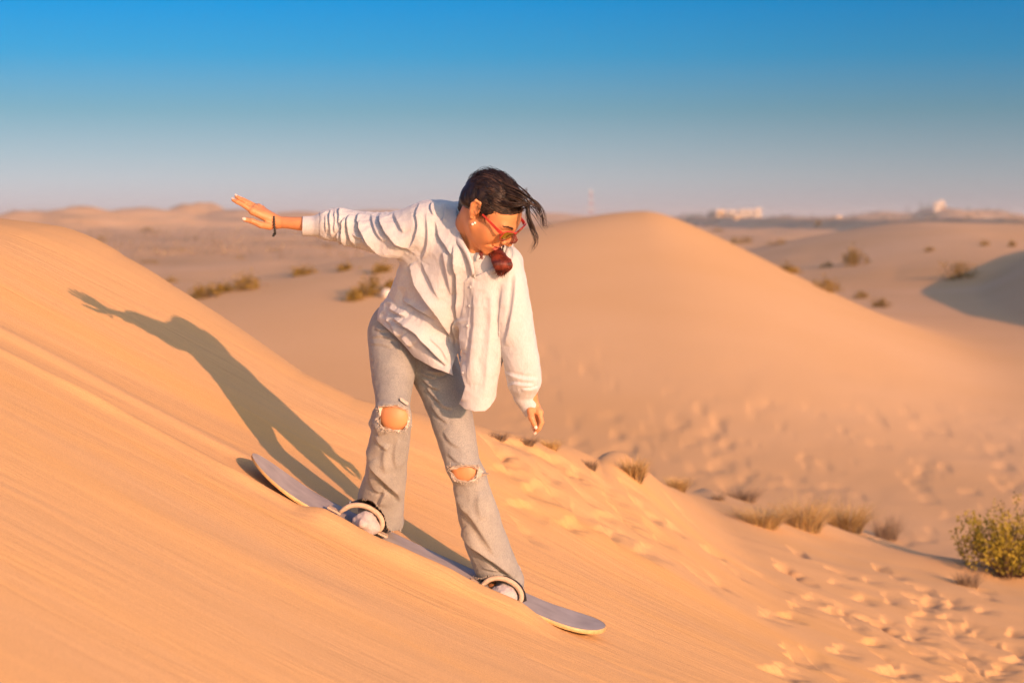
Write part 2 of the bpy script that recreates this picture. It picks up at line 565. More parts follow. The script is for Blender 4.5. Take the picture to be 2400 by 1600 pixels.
def s_sph(p, c, r):
    return np.sqrt(((p - np.asarray(c)) ** 2).sum(1)) - r

def s_ell(p, c, r, R=None):
    """Ellipsoid; R has the ellipsoid's axes as columns."""
    q = p - np.asarray(c)
    if R is not None: q = q @ R
    r = np.asarray(r, float)
    k0 = np.sqrt(((q / r) ** 2).sum(1)) + 1e-9
    k1 = np.sqrt(((q / (r * r)) ** 2).sum(1)) + 1e-9
    return k0 * (k0 - 1) / k1

def su(a, b, k):
    if k < 1e-6: return np.minimum(a, b)
    h = np.clip(0.5 + 0.5 * (b - a) / k, 0, 1)
    return b * (1 - h) + a * h - k * h * (1 - h)
def ss(a, b, k):
    """a minus b, smooth."""
    return -su(-a, b, k)
def chain(p, pts, k=0.02):
    """Smooth chain of round cones through (point, radius) pairs."""
    d = None
    for (a, ra), (b, rb) in zip(pts[:-1], pts[1:]):
        e = s_cone(p, a, b, ra, rb)
        d = e if d is None else su(d, e, min(k, 0.004))
    return d

def surface_net(f, lo, hi, h, levels=3):
    """Quad mesh of f = 0 inside the box, refined only near the surface."""
    lo = np.asarray(lo, float); hi = np.asarray(hi, float)
    H = h * 2 ** levels
    n = np.ceil((hi - lo) / H).astype(int)
    g = np.stack(np.meshgrid(*[np.arange(k) for k in n], indexing='ij'), -1).reshape(-1, 3)
    s = H
    for lev in range(levels + 1):
        c = lo + (g + 0.5) * s
        d = f(c)
        g = g[np.abs(d) < s * 1.5]
        if lev < levels:
            off = np.array([(i, j, k) for i in (0, 1) for j in (0, 1) for k in (0, 1)])
            g = (g[:, None, :] * 2 + off[None]).reshape(-1, 3)
            s = s / 2
    N = (n * 2 ** levels + 2).astype(np.int64)
    key = lambda q: (q[:, 0].astype(np.int64) * N[1] + q[:, 1]) * N[2] + q[:, 2]
    off = np.array([(0, 0, 0), (1, 0, 0), (0, 1, 0), (1, 1, 0), (0, 0, 1), (1, 0, 1), (0, 1, 1), (1, 1, 1)])
    corners = (g[:, None, :] + off[None]).reshape(-1, 3)
    ck = key(corners)
    uk, first, inv = np.unique(ck, return_index=True, return_inverse=True)
    dv = f(lo + corners[first] * s)
    D = dv[inv].reshape(-1, 8)
    sg = D < 0
    act = sg.any(1) & ~sg.all(1)
    g = g[act]; D = D[act]
    edges = [(0, 1), (2, 3), (4, 5), (6, 7), (0, 2), (1, 3), (4, 6), (5, 7), (0, 4), (1, 5), (2, 6), (3, 7)]
    acc = np.zeros((len(g), 3)); cnt = np.zeros(len(g))
    offf = off.astype(float)
    for i, j in edges:
        di, dj = D[:, i], D[:, j]
        m = (di < 0) != (dj < 0)
        t = np.where(m, di / np.where(m, di - dj, 1), 0)
        pos = offf[i] + (offf[j] - offf[i]) * t[:, None]
        acc += pos * m[:, None]; cnt += m
    V = lo + (g + acc / cnt[:, None]) * s
    gk = key(g)
    order = np.argsort(gk); gs = gk[order]
    def look(q):
        k = key(q)
        i = np.searchsorted(gs, k)
        i = np.minimum(i, len(gs) - 1)
        ok = gs[i] == k
        return np.where(ok, order[i], -1)
    F = []
    for ax, (u, v) in ((0, (1, 2)), (1, (2, 0)), (2, (0, 1))):
        c1 = 1 << ax
        a, b = D[:, 0], D[:, c1]
        m = (a < 0) != (b < 0)
        gi = g[m]; flip = a[m] >= 0
        eu = np.zeros(3, int); eu[u] = 1
        ev = np.zeros(3, int); ev[v] = 1
        q = np.stack([look(gi), look(gi - eu), look(gi - eu - ev), look(gi - ev)], 1)
        q[flip] = q[flip][:, ::-1]
        F.append(q[(q >= 0).all(1)])
    return V, np.concatenate(F)

def vert_normals(V, F):
    n = np.cross(V[F[:, 2]] - V[F[:, 0]], V[F[:, 3]] - V[F[:, 1]])
    N = np.zeros_like(V)
    for k in range(4): np.add.at(N, F[:, k], n)
    return N / (np.linalg.norm(N, axis=1, keepdims=True) + 1e-12)

def smooth_mesh(V, F, it=2, lam=0.5):
    E = np.concatenate([F[:, [0, 1]], F[:, [1, 2]], F[:, [2, 3]], F[:, [3, 0]]])
    cnt = np.bincount(E[:, 0], minlength=len(V)) + np.bincount(E[:, 1], minlength=len(V))
    for _ in range(it):
        S = np.zeros_like(V)
        for k in range(3):
            S[:, k] = np.bincount(E[:, 0], V[E[:, 1], k], len(V)) + np.bincount(E[:, 1], V[E[:, 0], k], len(V))
        V = V + lam * (S / np.maximum(cnt, 1)[:, None] - V)
    return V

def poly_sdf(q, poly):
    """Signed distance of 2-D points to a closed polygon (negative inside), and the nearest border point."""
    poly = np.asarray(poly, float)
    best = np.full(len(q), 1e18); near = np.zeros_like(q)
    inside = np.zeros(len(q), bool)
    for a, b in zip(poly, np.roll(poly, -1, axis=0)):
        ab = b - a
        t = np.clip(((q - a) @ ab) / (ab @ ab + 1e-12), 0, 1)
        c = a + t[:, None] * ab
        d = ((q - c) ** 2).sum(1)
        m = d < best
        best = np.where(m, d, best); near[m] = c[m]
        cond = (a[1] > q[:, 1]) != (b[1] > q[:, 1])
        xi = a[0] + (q[:, 1] - a[1]) * (b[0] - a[0]) / (b[1] - a[1] + 1e-12)
        inside ^= cond & (q[:, 0] < xi)
    d = np.sqrt(best)
    return np.where(inside, -d, d), near

def cut(V, F, c, target=None):
    """Drops faces where c > 0; verts of the faces on the border are moved onto it (target gives where to)."""
    keepv = c <= 0
    nk = keepv[F].sum(1)
    F2 = F[nk >= 1]
    nk2 = nk[nk >= 1]
    mixed = np.unique(F2[nk2 < 4])
    mv = mixed[~keepv[mixed]]
    V = V.copy()
    if target is not None: V[mv] = target[mv]
    return V, F2

def compact(V, F):
    used = np.unique(F)
    m = np.full(len(V), -1); m[used] = np.arange(len(used))
    return V[used], m[F]

def shift_px(V, near_px, cur_px):
    """World positions after a move in the picture plane at constant distance."""
    f = (V[:, 1] * _CP - V[:, 2] * _SP)
    d = (near_px - cur_px) / FPX * f[:, None]
    T = V.copy()
    T[:, 0] += d[:, 0]
    T[:, 2] -= d[:, 1] * _CP
    T[:, 1] -= d[:, 1] * _SP
    return T

def pline(pts, step=4.0):
    pts = np.asarray(pts, float)
    out = []
    n = len(pts)
    for i in range(n - 1):
        p0 = pts[max(i - 1, 0)]; p1 = pts[i]; p2 = pts[i + 1]; p3 = pts[min(i + 2, n - 1)]
        m = max(2, int(np.linalg.norm(p2 - p1) / step))
        for t in np.linspace(0, 1, m, endpoint=False):
            out.append(0.5 * ((2 * p1) + (-p0 + p2) * t + (2 * p0 - 5 * p1 + 4 * p2 - p3) * t * t + (-p0 + 3 * p1 - 3 * p2 + p3) * t ** 3))
    out.append(pts[-1])
    return np.array(out)

def fold(q, pts, amp, wl, wr, taper=0.25):
    """Cloth fold along a line: steep on the left of its course, gentle on the right (widths in px)."""
    L = pline(pts)
    best = np.full(len(q), 1e18); side = np.zeros(len(q)); tt = np.zeros(len(q))
    lo, hi = L.min(0) - 3 * max(wl, wr), L.max(0) + 3 * max(wl, wr)
    m = ((q >= lo) & (q <= hi)).all(1)
    qi = q[m]
    bb = np.full(len(qi), 1e18); sd = np.zeros(len(qi)); tp = np.zeros(len(qi))
    n = len(L) - 1
    for i in range(n):
        a, b = L[i], L[i + 1]; ab = b - a
        t = np.clip(((qi - a) @ ab) / (ab @ ab + 1e-12), 0, 1)
        r = qi - (a + t[:, None] * ab)
        d = (r * r).sum(1)
        k = d < bb
        bb = np.where(k, d, bb)
        cr = ab[0] * (qi[:, 1] - a[1]) - ab[1] * (qi[:, 0] - a[0])   # > 0: below / left of a line running right and down
        sd = np.where(k, cr, sd); tp = np.where(k, (i + t) / n, tp)
    d = np.sqrt(bb)
    h = np.where(sd > 0, 1.25 * np.exp(-(d / (0.7 * wl)) ** 2) - 0.25 * np.exp(-(d / wl) ** 4) - 0.45 * np.exp(-((d - 1.9 * wl) / wl) ** 2) * (1 - np.exp(-(d / wl) ** 2)), np.exp(-(d / wr) ** 1.3))
    env = np.minimum(1, np.minimum(tp, 1 - tp) / taper)
    env = np.clip(env, 0, 1) ** 0.7
    out = np.zeros(len(q))
    out[m] = amp * h * np.where(env > 0, env, 0)
    return out

def tube(pts, rad, n=8, closed=False, cap=True):
    """Tube mesh along points; rad is a number or one per point."""
    pts = np.asarray(pts, float); m = len(pts)
    rad = np.broadcast_to(np.asarray(rad, float), (m,))
    if closed: tan = np.roll(pts, -1, 0) - np.roll(pts, 1, 0)
    else:
        tan = np.gradient(pts, axis=0)
    tan /= np.linalg.norm(tan, axis=1, keepdims=True) + 1e-12
    ref = np.array([0, 0, 1.0]) if abs(tan[0][2]) < 0.9 else np.array([1.0, 0, 0])
    V = []; u = np.cross(tan[0], ref); u /= np.linalg.norm(u)
    for i in range(m):
        u = u - tan[i] * (u @ tan[i]); u /= np.linalg.norm(u) + 1e-12
        w = np.cross(tan[i], u)
        for k in range(n):
            a = 2 * math.pi * k / n
            V.append(pts[i] + rad[i] * (math.cos(a) * u + math.sin(a) * w))
    F = []
    lim = m if closed else m - 1
    for i in range(lim):
        j = (i + 1) % m
        for k in range(n):
            F.append((i * n + k, i * n + (k + 1) % n, j * n + (k + 1) % n, j * n + k))
    if cap and not closed:
        F.append(tuple(range(n - 1, -1, -1))); F.append(tuple((m - 1) * n + k for k in range(n)))
    return np.array(V), F

class Geo:
    """Collects several pieces into one mesh."""
    def __init__(self): self.V = []; self.F = []; self.n = 0
    def add(self, V, F):
        self.V.append(np.asarray(V, float)); self.F += [tuple(int(i) + self.n for i in f) for f in F]; self.n += len(V)
        return self
    def box(self, c, s, R=None):
        c = np.asarray(c, float); s = np.asarray(s, float) / 2
        v = np.array([(x, y, z) for x in (-1, 1) for y in (-1, 1) for z in (-1, 1)]) * s
        if R is not None: v = v @ np.asarray(R).T
        return self.add(v + c, [(0, 1, 3, 2), (4, 6, 7, 5), (0, 4, 5, 1), (2, 3, 7, 6), (0, 2, 6, 4), (1, 5, 7, 3)])
    def build(self, name, mat, parent=None, smooth=True, loc=None):
        return mesh_obj(name, np.concatenate(self.V), self.F, mat, parent, smooth, loc)
# ------------------------------------------------------------------ the sandboard
MAT_DECK = plain_mat('board_deck', (0.40, 0.345, 0.315), 0.62, 0.2, 0, 0.16, 14, 0.06, 400)
MAT_WOOD = plain_mat('board_edge_wood', (0.58, 0.36, 0.15), 0.45, 0.4, 0, 0.15, 60)
MAT_BASE = plain_mat('board_base', (0.30, 0.22, 0.14), 0.5, 0.4)
MAT_PAD = plain_mat('strap_padding', (0.55, 0.40, 0.28), 0.8, 0.2, 0, 0.12, 80, 0.2, 500)
MAT_WEB = plain_mat('strap_webbing', (0.018, 0.014, 0.013), 0.6, 0.3, 0, 0.2, 200, 0.2, 600)
MAT_STITCH = plain_mat('strap_buckle', (0.35, 0.35, 0.36), 0.4, 0.5)

X_TAIL, X_NOSE = P(592, 1063, Y0)[0], P(1419, 1495, Y0)[0]
HALF_W = 0.128

def board_center(x):
    """Height of the middle of the deck above x."""
    x = np.asarray(x, float)
    z = ground_z(x, np.full_like(x, Y0)) + 0.016
    t = np.clip((X_TAIL + 0.24 - x) / 0.24, 0, 1)
    n = np.clip((x - X_NOSE + 0.22) / 0.22, 0, 1)
    return z + 0.050 * t ** 2 + 0.034 * n ** 2

def board_half_width(x):
    x = np.asarray(x, float)
    L = X_NOSE - X_TAIL
    u = (x - X_TAIL) / L
    w = HALF_W * (0.93 + 0.07 * np.cos(2 * math.pi * u) * 1.0)
    r = 0.15
    t = np.clip((X_TAIL + r - x) / r, 0, 1); n = np.clip((x - X_NOSE + r) / r, 0, 1)
    return w * np.sqrt(np.maximum(1 - t ** 2.4, 0)) * np.sqrt(np.maximum(1 - n ** 2.4, 0))

def build_board():
    nx, ny = 90, 14
    u = np.linspace(0, 1, nx)
    xs = X_TAIL + (X_NOSE - X_TAIL) * (0.5 - 0.5 * np.cos(math.pi * u)) * 1.0
    xs[0] += 1e-4; xs[-1] -= 1e-4
    zc = board_center(xs); hw = np.maximum(board_half_width(xs), 0.004)
    root = empty('sandboard', P(1000, 1312, Y0))
    tag(root, 'pale grey sandboard with wood edge and two foot straps, sliding down the near dune', 'sandboard')
    slope_y = SL_B
    def sheet(dz, shrink=0.0):
        V = []
        for i in range(nx):
            for j in range(ny):
                t = -1 + 2 * j / (ny - 1)
                y = t * (hw[i] - shrink)
                V.append((xs[i], Y0 + y, zc[i] + slope_y * y + dz))
        return np.array(V)
    F = [(i * ny + j, (i + 1) * ny + j, (i + 1) * ny + j + 1, i * ny + j + 1) for i in range(nx - 1) for j in range(ny - 1)]
    mesh_obj('deck', sheet(0.0, 0.0015), F, MAT_DECK, root)
    mesh_obj('base', sheet(-0.013, 0.0015), [f[::-1] for f in F], MAT_BASE, root)
    # the wood edge all round
    T, B = sheet(0.0005), sheet(-0.0135)
    ring = [i * ny for i in range(nx)] + [(nx - 1) * ny + j for j in range(1, ny)] + [i * ny + ny - 1 for i in range(nx - 2, -1, -1)] + [j for j in range(ny - 2, 0, -1)]
    n = len(ring)
    t, b = T[ring], B[ring]
    cen = np.stack([xs.mean() + 0 * t[:, 0], np.full(n, Y0), t[:, 2]], 1)
    out = t - np.stack([np.clip(t[:, 0], X_TAIL + 0.13, X_NOSE - 0.13), np.full(n, Y0), t[:, 2]], 1)
    out /= np.linalg.norm(out, axis=1, keepdims=True) + 1e-9
    mid = (t + b) / 2 + out * 0.004
    V = np.concatenate([t, mid, b])
    FF = [(k + a * n, (k + 1) % n + a * n, (k + 1) % n + (a + 1) * n, k + (a + 1) * n) for a in (0, 1) for k in range(n)]
    mesh_obj('edge', V, [f[::-1] for f in FF], MAT_WOOD, root)
    # foot straps: a padded band arching over each foot
    front = [(797, 1200), (806, 1193), (818, 1186), (832, 1183), (848, 1184), (862, 1188), (875, 1195), (886, 1204), (894, 1216), (896, 1228), (893, 1238), (888, 1245)]
    back = [(800, 1193), (809, 1184), (820, 1177), (833, 1172), (848, 1171), (862, 1173), (876, 1180), (890, 1192), (901, 1206), (907, 1221), (909, 1234), (906, 1246)]
    for ox, oy, sx in ((0, 0, 1.0), (329, 171, 0.94)):
        fr = np.array(front, float); bk = np.array(back, float)
        for a in (fr, bk):
            a[:, 0] = 848 + (a[:, 0] - 848) * sx + ox; a[:, 1] += oy
        fr, bk = pline(fr, 3.0), pline(bk, 3.0)
        m = 40
        def res(a):
            s = np.concatenate([[0], np.cumsum(np.linalg.norm(np.diff(a, axis=0), axis=1))])
            q = np.linspace(0, s[-1], m)
            return np.stack([np.interp(q, s, a[:, 0]), np.interp(q, s, a[:, 1])], 1)
        fr, bk = res(fr), res(bk)
        A = np.array([W(x, y, -0.075) for x, y in fr]); Bk = np.array([W(x, y, 0.0) for x, y in bk])
        strap = empty('foot_strap', tuple(A[m // 2] - np.array(root.location)), root)
        V, FF2 = tube(A, np.interp(np.linspace(0, 1, m), [0, 0.1, 0.9, 1], [0.0055, 0.0085, 0.0085, 0.006]), 10)
        mesh_obj('padding', V, FF2, MAT_PAD, strap)
        # webbing from the padded front edge back over the instep
        up = np.array([0, 0, 0.004])
        rows = [A + up * 0.2, A * 0.66 + Bk * 0.34 + up, A * 0.33 + Bk * 0.67 + up, Bk, Bk - np.array([0, -0.004, 0.005]), A * 0.5 + Bk * 0.5 - up, A - up]
        V = np.concatenate(rows)
        FF3 = [(r * m + k, r * m + k + 1, (r + 1) * m + k + 1, (r + 1) * m + k) for r in range(len(rows) - 1) for k in range(m - 1)]
        mesh_obj('webbing', V, FF3, MAT_WEB, strap)
        # light stitched band across the webbing
        k0 = 7
        g = Geo()
        for q in (k0,):
            a, b2 = (A[q] + Bk[q]) / 2, Bk[q]
            pth = np.array([A[q] * 0.8 + Bk[q] * 0.2 + up * 1.6, a + up * 1.7, Bk[q] + up * 0.6])
            V, f = tube(pth, 0.0026, 6); g.add(V, f)
        g.build('buckle', MAT_STITCH, strap)
        # end tabs screwed to the deck
        for (x0, y0_, x1, y1) in ((768, 1186, 800, 1203), (886, 1246, 909, 1257)):
            p0 = W(848 + (x0 - 848) * sx + ox, y0_ + oy, -0.062); p1 = W(848 + (x1 - 848) * sx + ox, y1 + oy, -0.062)
            d = p1 - p0; L = np.linalg.norm(d); d /= L
            yv = np.array([0, 1.0, 0]); nrm = np.cross(d, yv); nrm = -nrm if nrm[2] < 0 else nrm
            R = np.stack([d, yv, nrm], 1)
            o = Geo().box((p0 + p1) / 2, (L, 0.05, 0.007), R).build('end_tab', MAT_PAD, strap, smooth=False)
            bv = o.modifiers.new('soft', 'BEVEL'); bv.width = 0.003; bv.segments = 2
    return root
board = build_board()
# ------------------------------------------------------------------ volumes of the clothes
def shirt_field(p):
    far = np.sqrt(((p - W(1010, 690, -0.15)) ** 2).sum(1)) - 0.62
    a = lambda x, y, dy: W(x, y, dy)
    # body of the shirt
    d = chain(p, [(a(1000, 528, -.165), .064), (a(1040, 520, -.165), .066), (a(1090, 556, -.20), .068), (a(1150, 596, -.235), .066), (a(1182, 614, -.25), .050)], .0)
    d = su(d, chain(p, [(a(1008, 560, -.165), .075), (a(990, 640, -.11), .076), (a(967, 700, -.045), .076), (a(950, 745, -.01), .088)], 0), .05)
    d = su(d, chain(p, [(a(1085, 600, -.20), .095), (a(1062, 690, -.14), .098), (a(1025, 770, -.075), .088)], 0), .06)
    d = su(d, chain(p, [(a(1150, 640, -.235), .080), (a(1140, 740, -.225), .070), (a(1126, 860, -.215), .062), (a(1118, 955, -.20), .056)], 0), .05)
    d = su(d, chain(p, [(a(985, 770, -.07), .080), (a(1030, 835, -.125), .062), (a(1050, 870, -.14), .050)], 0), .05)
    # stretched sleeve
    d = su(d, chain(p, [(a(1000, 535, -.17), .080), (a(950, 548, -.145), .078), (a(900, 549, -.115), .066), (a(845, 540, -.09), .0555), (a(800, 528, -.075), .0525), (a(772, 526, -.068), .0470), (a(748, 528.5, -.062), .0345)], 0), .035)
    d = su(d, s_cone(p, a(748, 529.0, -.062), a(700, 529.5, -.056), .0325, .0318), .004)
    # hanging sleeve
    d = su(d, chain(p, [(a(1180, 622, -.25), .056), (a(1194, 665, -.262), .052), (a(1208, 760, -.252), .055), (a(1222, 840, -.238), .056), (a(1229, 893, -.222), .0545), (a(1228, 918, -.216), .036), (a(1226, 928, -.214), .030)], 0), .012)
    d = su(d, s_cone(p, a(1227, 930, -.214), a(1250, 965, -.208), .0295, .0285), .006)
    return d

def jeans_field(p):
    a = lambda x, y, dy: W(x, y, dy)
    d = s_cone(p, a(945, 770, .045), a(990, 800, .06), .105, .105)
    r = chain(p, [(a(925, 790, .02), .083), (a(922, 850, -.045), .0735), (a(921, 925, -.135), .0565), (a(922, 965, -.175), .0535), (a(918, 1000, -.165), .061), (a(909, 1060, -.115), .068), (a(902, 1120, -.055), .068), (a(893, 1165, -.005), .076), (a(890, 1215, .045), .082)], 0)
    l = chain(p, [(a(1010, 838, .03), .086), (a(1042, 920, -.035), .0745), (a(1066, 1010, -.09), .0625), (a(1084, 1085, -.13), .0555), (a(1100, 1118, -.125), .0565), (a(1116, 1190, -.085), .063), (a(1138, 1270, -.03), .0665), (a(1163, 1330, .01), .070), (a(1176, 1362, .03), .074)], 0)
    r = su(r, s_cone(p, a(880, 968, -.150), a(874, 992, -.135), .012, .017), .018)   # denim bunched at the back of the knee
    d = su(d, r, .035)
    d = np.minimum(d, l) if False else su(d, l, .022)
    return d

# ------------------------------------------------------------------ the rider: body
HEAD_S = 1.035
_X = np.array([-0.497, -0.847, -0.191]); _Yv = np.array([0.638, -0.207, -0.742])
_X /= np.linalg.norm(_X); _Yv = _Yv - _X * (_X @ _Yv); _Yv /= np.linalg.norm(_Yv)
HEAD_R = np.stack([_X, _Yv, np.cross(_X, _Yv)], 1)          # local: +x her right, +y face, +z crown
HEAD_C = W(1152, 491.5, -0.33)
def head_to_world(q): return HEAD_C + (np.asarray(q, float) * HEAD_S) @ HEAD_R.T
def world_to_head(p): return ((p - HEAD_C) @ HEAD_R) / HEAD_S

NECK = W(1100, 548, -0.21)
SH_R, EL_R, WR_R = W(1005, 522, -0.17), W(830, 530, -0.08), W(650, 521, -0.04)
SH_L, EL_L, WR_L = W(1182, 622, -0.25), W(1232, 800, -0.235), W(1249, 955, -0.21)
PELV = W(965, 800, 0.05)
HIP_R, HIP_L = W(915, 780, 0.02), W(1018, 838, 0.02)
KN_R, KN_L = W(921, 985, -0.19), W(1090, 1112, -0.14)
AN_R, AN_L = W(878, 1180, 0.035), W(1158, 1340, 0.04)

def head_field(p):
    q = world_to_head(p)
    far = np.sqrt((q ** 2).sum(1)) - 0.19
    m = far < 0.06
    out = np.maximum(far, 0.05) * HEAD_S
    if not m.any(): return out
    h = q[m]; hx = h.copy(); hx[:, 0] = np.abs(hx[:, 0])    # the head is modelled symmetric
    d = s_ell(h, (0, -0.014, 0.026), (0.0675, 0.081, 0.069))
    d = su(d, s_ell(h, (0, 0.026, 0.026), (0.059, 0.058, 0.050)), 0.03)
    d = su(d, s_ell(h, (0, 0.026, -0.040), (0.054, 0.058, 0.070)), 0.03)
    d = su(d, s_cone(hx, (0.052, 0.002, -0.048), (0.012, 0.070, -0.098), 0.016, 0.013), 0.028)
    d = su(d, s_sph(h, (0, 0.0725, -0.0965), 0.0155), 0.018)
    d = su(d, s_ell(hx, (0.036, 0.050, -0.030), (0.026, 0.026, 0.030)), 0.035)
    d = su(d, s_cone(hx, (0.008, 0.083, 0.018), (0.042, 0.070, 0.020), 0.009, 0.008), 0.016)
    d = ss(d, s_sph(hx, (0.031, 0.099, 0.000), 0.017), 0.016)
    d = su(d, s_sph(hx, (0.031, 0.0715, 0.000), 0.0125), 0.004)
    d = su(d, s_cone(hx, (0.018, 0.085, 0.004), (0.044, 0.072, 0.002), 0.0028, 0.0025), 0.006)   # upper lid
    # nose
    d = su(d, s_cone(h, (0, 0.084, 0.014), (0, 0.104, -0.026), 0.0075, 0.0105), 0.012)
    d = su(d, s_sph(h, (0, 0.107, -0.030), 0.0098), 0.010)
    d = su(d, s_sph(hx, (0.0115, 0.0965, -0.034), 0.0082), 0.006)
    d = ss(d, s_sph(hx, (0.0062, 0.1015, -0.0425), 0.0042), 0.004)
    # mouth: muzzle, lips, the slit between them, a smile at the corners
    d = su(d, s_ell(h, (0, 0.070, -0.064), (0.030, 0.024, 0.024)), 0.018)
    up = np.array([[-0.024, 0.080, -0.0605], [-0.012, 0.0895, -0.0590], [0, 0.0925, -0.0600], [0.012, 0.0895, -0.0590], [0.024, 0.080, -0.0605]])
    lo = np.array([[-0.021, 0.081, -0.0670], [-0.010, 0.0885, -0.0720], [0, 0.0905, -0.0735], [0.010, 0.0885, -0.0720], [0.021, 0.081, -0.0670]])
    for k in range(4):
        d = su(d, s_cone(h, up[k], up[k + 1], 0.0042, 0.0042), 0.004)
        d = su(d, s_cone(h, lo[k], lo[k + 1], 0.0050, 0.0050), 0.005)
    sl = np.array([[-0.027, 0.081, -0.0618], [-0.012, 0.0925, -0.0655], [0, 0.0958, -0.0662], [0.012, 0.0925, -0.0655], [0.027, 0.081, -0.0618]])
    for k in range(4):
        d = ss(d, s_cone(h, sl[k], sl[k + 1], 0.0021, 0.0021), 0.003)
    d = ss(d, s_cone(hx, (0.030, 0.080, -0.052), (0.036, 0.071, -0.064), 0.001, 0.001), 0.012)   # smile fold
    # ears: rim, lobe and hollow
    ea = [(0.0705, -0.004, 0.016), (0.0770, -0.018, 0.031), (0.0790, -0.033, 0.027), (0.0775, -0.036, 0.008), (0.0735, -0.026, -0.012), (0.0695, -0.012, -0.027)]
    ear = s_ell(hx, (0.0715, -0.020, 0.004), (0.0065, 0.017, 0.030))
    d = su(d, ear, 0.005)
    for k in range(len(ea) - 1):
        d = su(d, s_cone(hx, ea[k], ea[k + 1], 0.0038, 0.0040), 0.004)
    d = su(d, s_sph(hx, (0.0700, -0.012, -0.026), 0.0062), 0.005)
    d = ss(d, s_ell(hx, (0.0800, -0.016, 0.003), (0.0060, 0.0085, 0.014)), 0.004)
    out[m] = d * HEAD_S
    return out

_A = lambda x, y, dy: W(x, y, dy)
HAND_R = dict(
    palm=[(592, 495, -.072), (598, 489, -.050), (605, 487, -.028), (613, 490, -.008)],
    fingers=[[(592, 495, -.072, 8.6), (571, 481, -.074, 7.8), (556, 473.5, -.070, 7.2), (546.5, 468.5, -.064, 6.2)],
             [(598, 489, -.050, 8.6), (575, 475, -.050, 7.9), (561, 466, -.045, 7.2), (553.5, 460.5, -.040, 6.2)],
             [(605, 487, -.028, 8.2), (583, 475, -.024, 7.5), (571, 468.5, -.018, 6.8), (563.5, 464.5, -.012, 6.0)],
             [(613, 490, -.008, 7.6), (597, 481, .002, 6.8), (588, 476.5, .008, 6.2), (581, 473.5, .013, 5.4)]],
    thumb=[(633, 530, -.055, 12.5), (611, 527, -.082, 10.2), (590, 518, -.090, 8.6), (574, 514.5, -.090, 7.2)],
    wrist=WR_R, rw=0.0165)
HAND_L = dict(
    palm=[(1264, 966, -0.232), (1262, 966, -0.210), (1259, 967, -0.190), (1256, 968, -0.172)],
    fingers=[[(1264, 966, -0.232, 8.6), (1269.5, 989, -0.242, 7.8), (1263.5, 1004, -0.244, 7.0), (1255, 1012.5, -0.240, 6.0)],
             [(1262, 966, -0.210, 8.6), (1267, 989, -0.216, 7.8), (1261, 1003, -0.214, 7.0), (1253, 1009, -0.210, 6.0)],
             [(1259, 967, -0.190, 8.2), (1263, 987, -0.194, 7.4), (1257, 999, -0.190, 6.7), (1250, 1003, -0.186, 5.8)],
             [(1256, 968, -0.172, 7.4), (1258, 983, -0.172, 6.6), (1253, 992, -0.168, 6.0), (1248, 995, -0.164, 5.2)]],
    thumb=[(1243, 962, -0.238, 11.5), (1246, 979, -0.255, 9.6), (1251, 991, -0.259, 8.2), (1255, 1000, -0.260, 7.0)],
    wrist=WR_L, rw=0.0190)

def hand_field(p, H):
    c = H['wrist']
    far = np.sqrt(((p - c) ** 2).sum(1)) - 0.20
    out = np.maximum(far, 0.04)
    m = far < 0.05
    if not m.any(): return out
    q = p[m]
    d = None
    for (x, y, dy) in H['palm']:
        e = s_cone(q, c, _A(x, y, dy), H['rw'], 0.0115)
        d = e if d is None else su(d, e, 0.010)
    for k in range(3):
        a, b = H['palm'][k], H['palm'][k + 1]
        d = su(d, s_cone(q, _A(*a), _A(*b), 0.0105, 0.0105), 0.008)
    for f in H['fingers']:
        e = None
        for a, b in zip(f[:-1], f[1:]):
            g = s_cone(q, _A(*a[:3]), _A(*b[:3]), a[3] / 1000, b[3] / 1000)
            e = g if e is None else su(e, g, 0.002)
        d = su(d, e, 0.0035)
    t = H['thumb']; e = None
    for a, b in zip(t[:-1], t[1:]):
        g = s_cone(q, _A(*a[:3]), _A(*b[:3]), a[3] / 1000, b[3] / 1000)
        e = g if e is None else su(e, g, 0.004)
    d = su(d, e, 0.009)
    out[m] = d
    return out

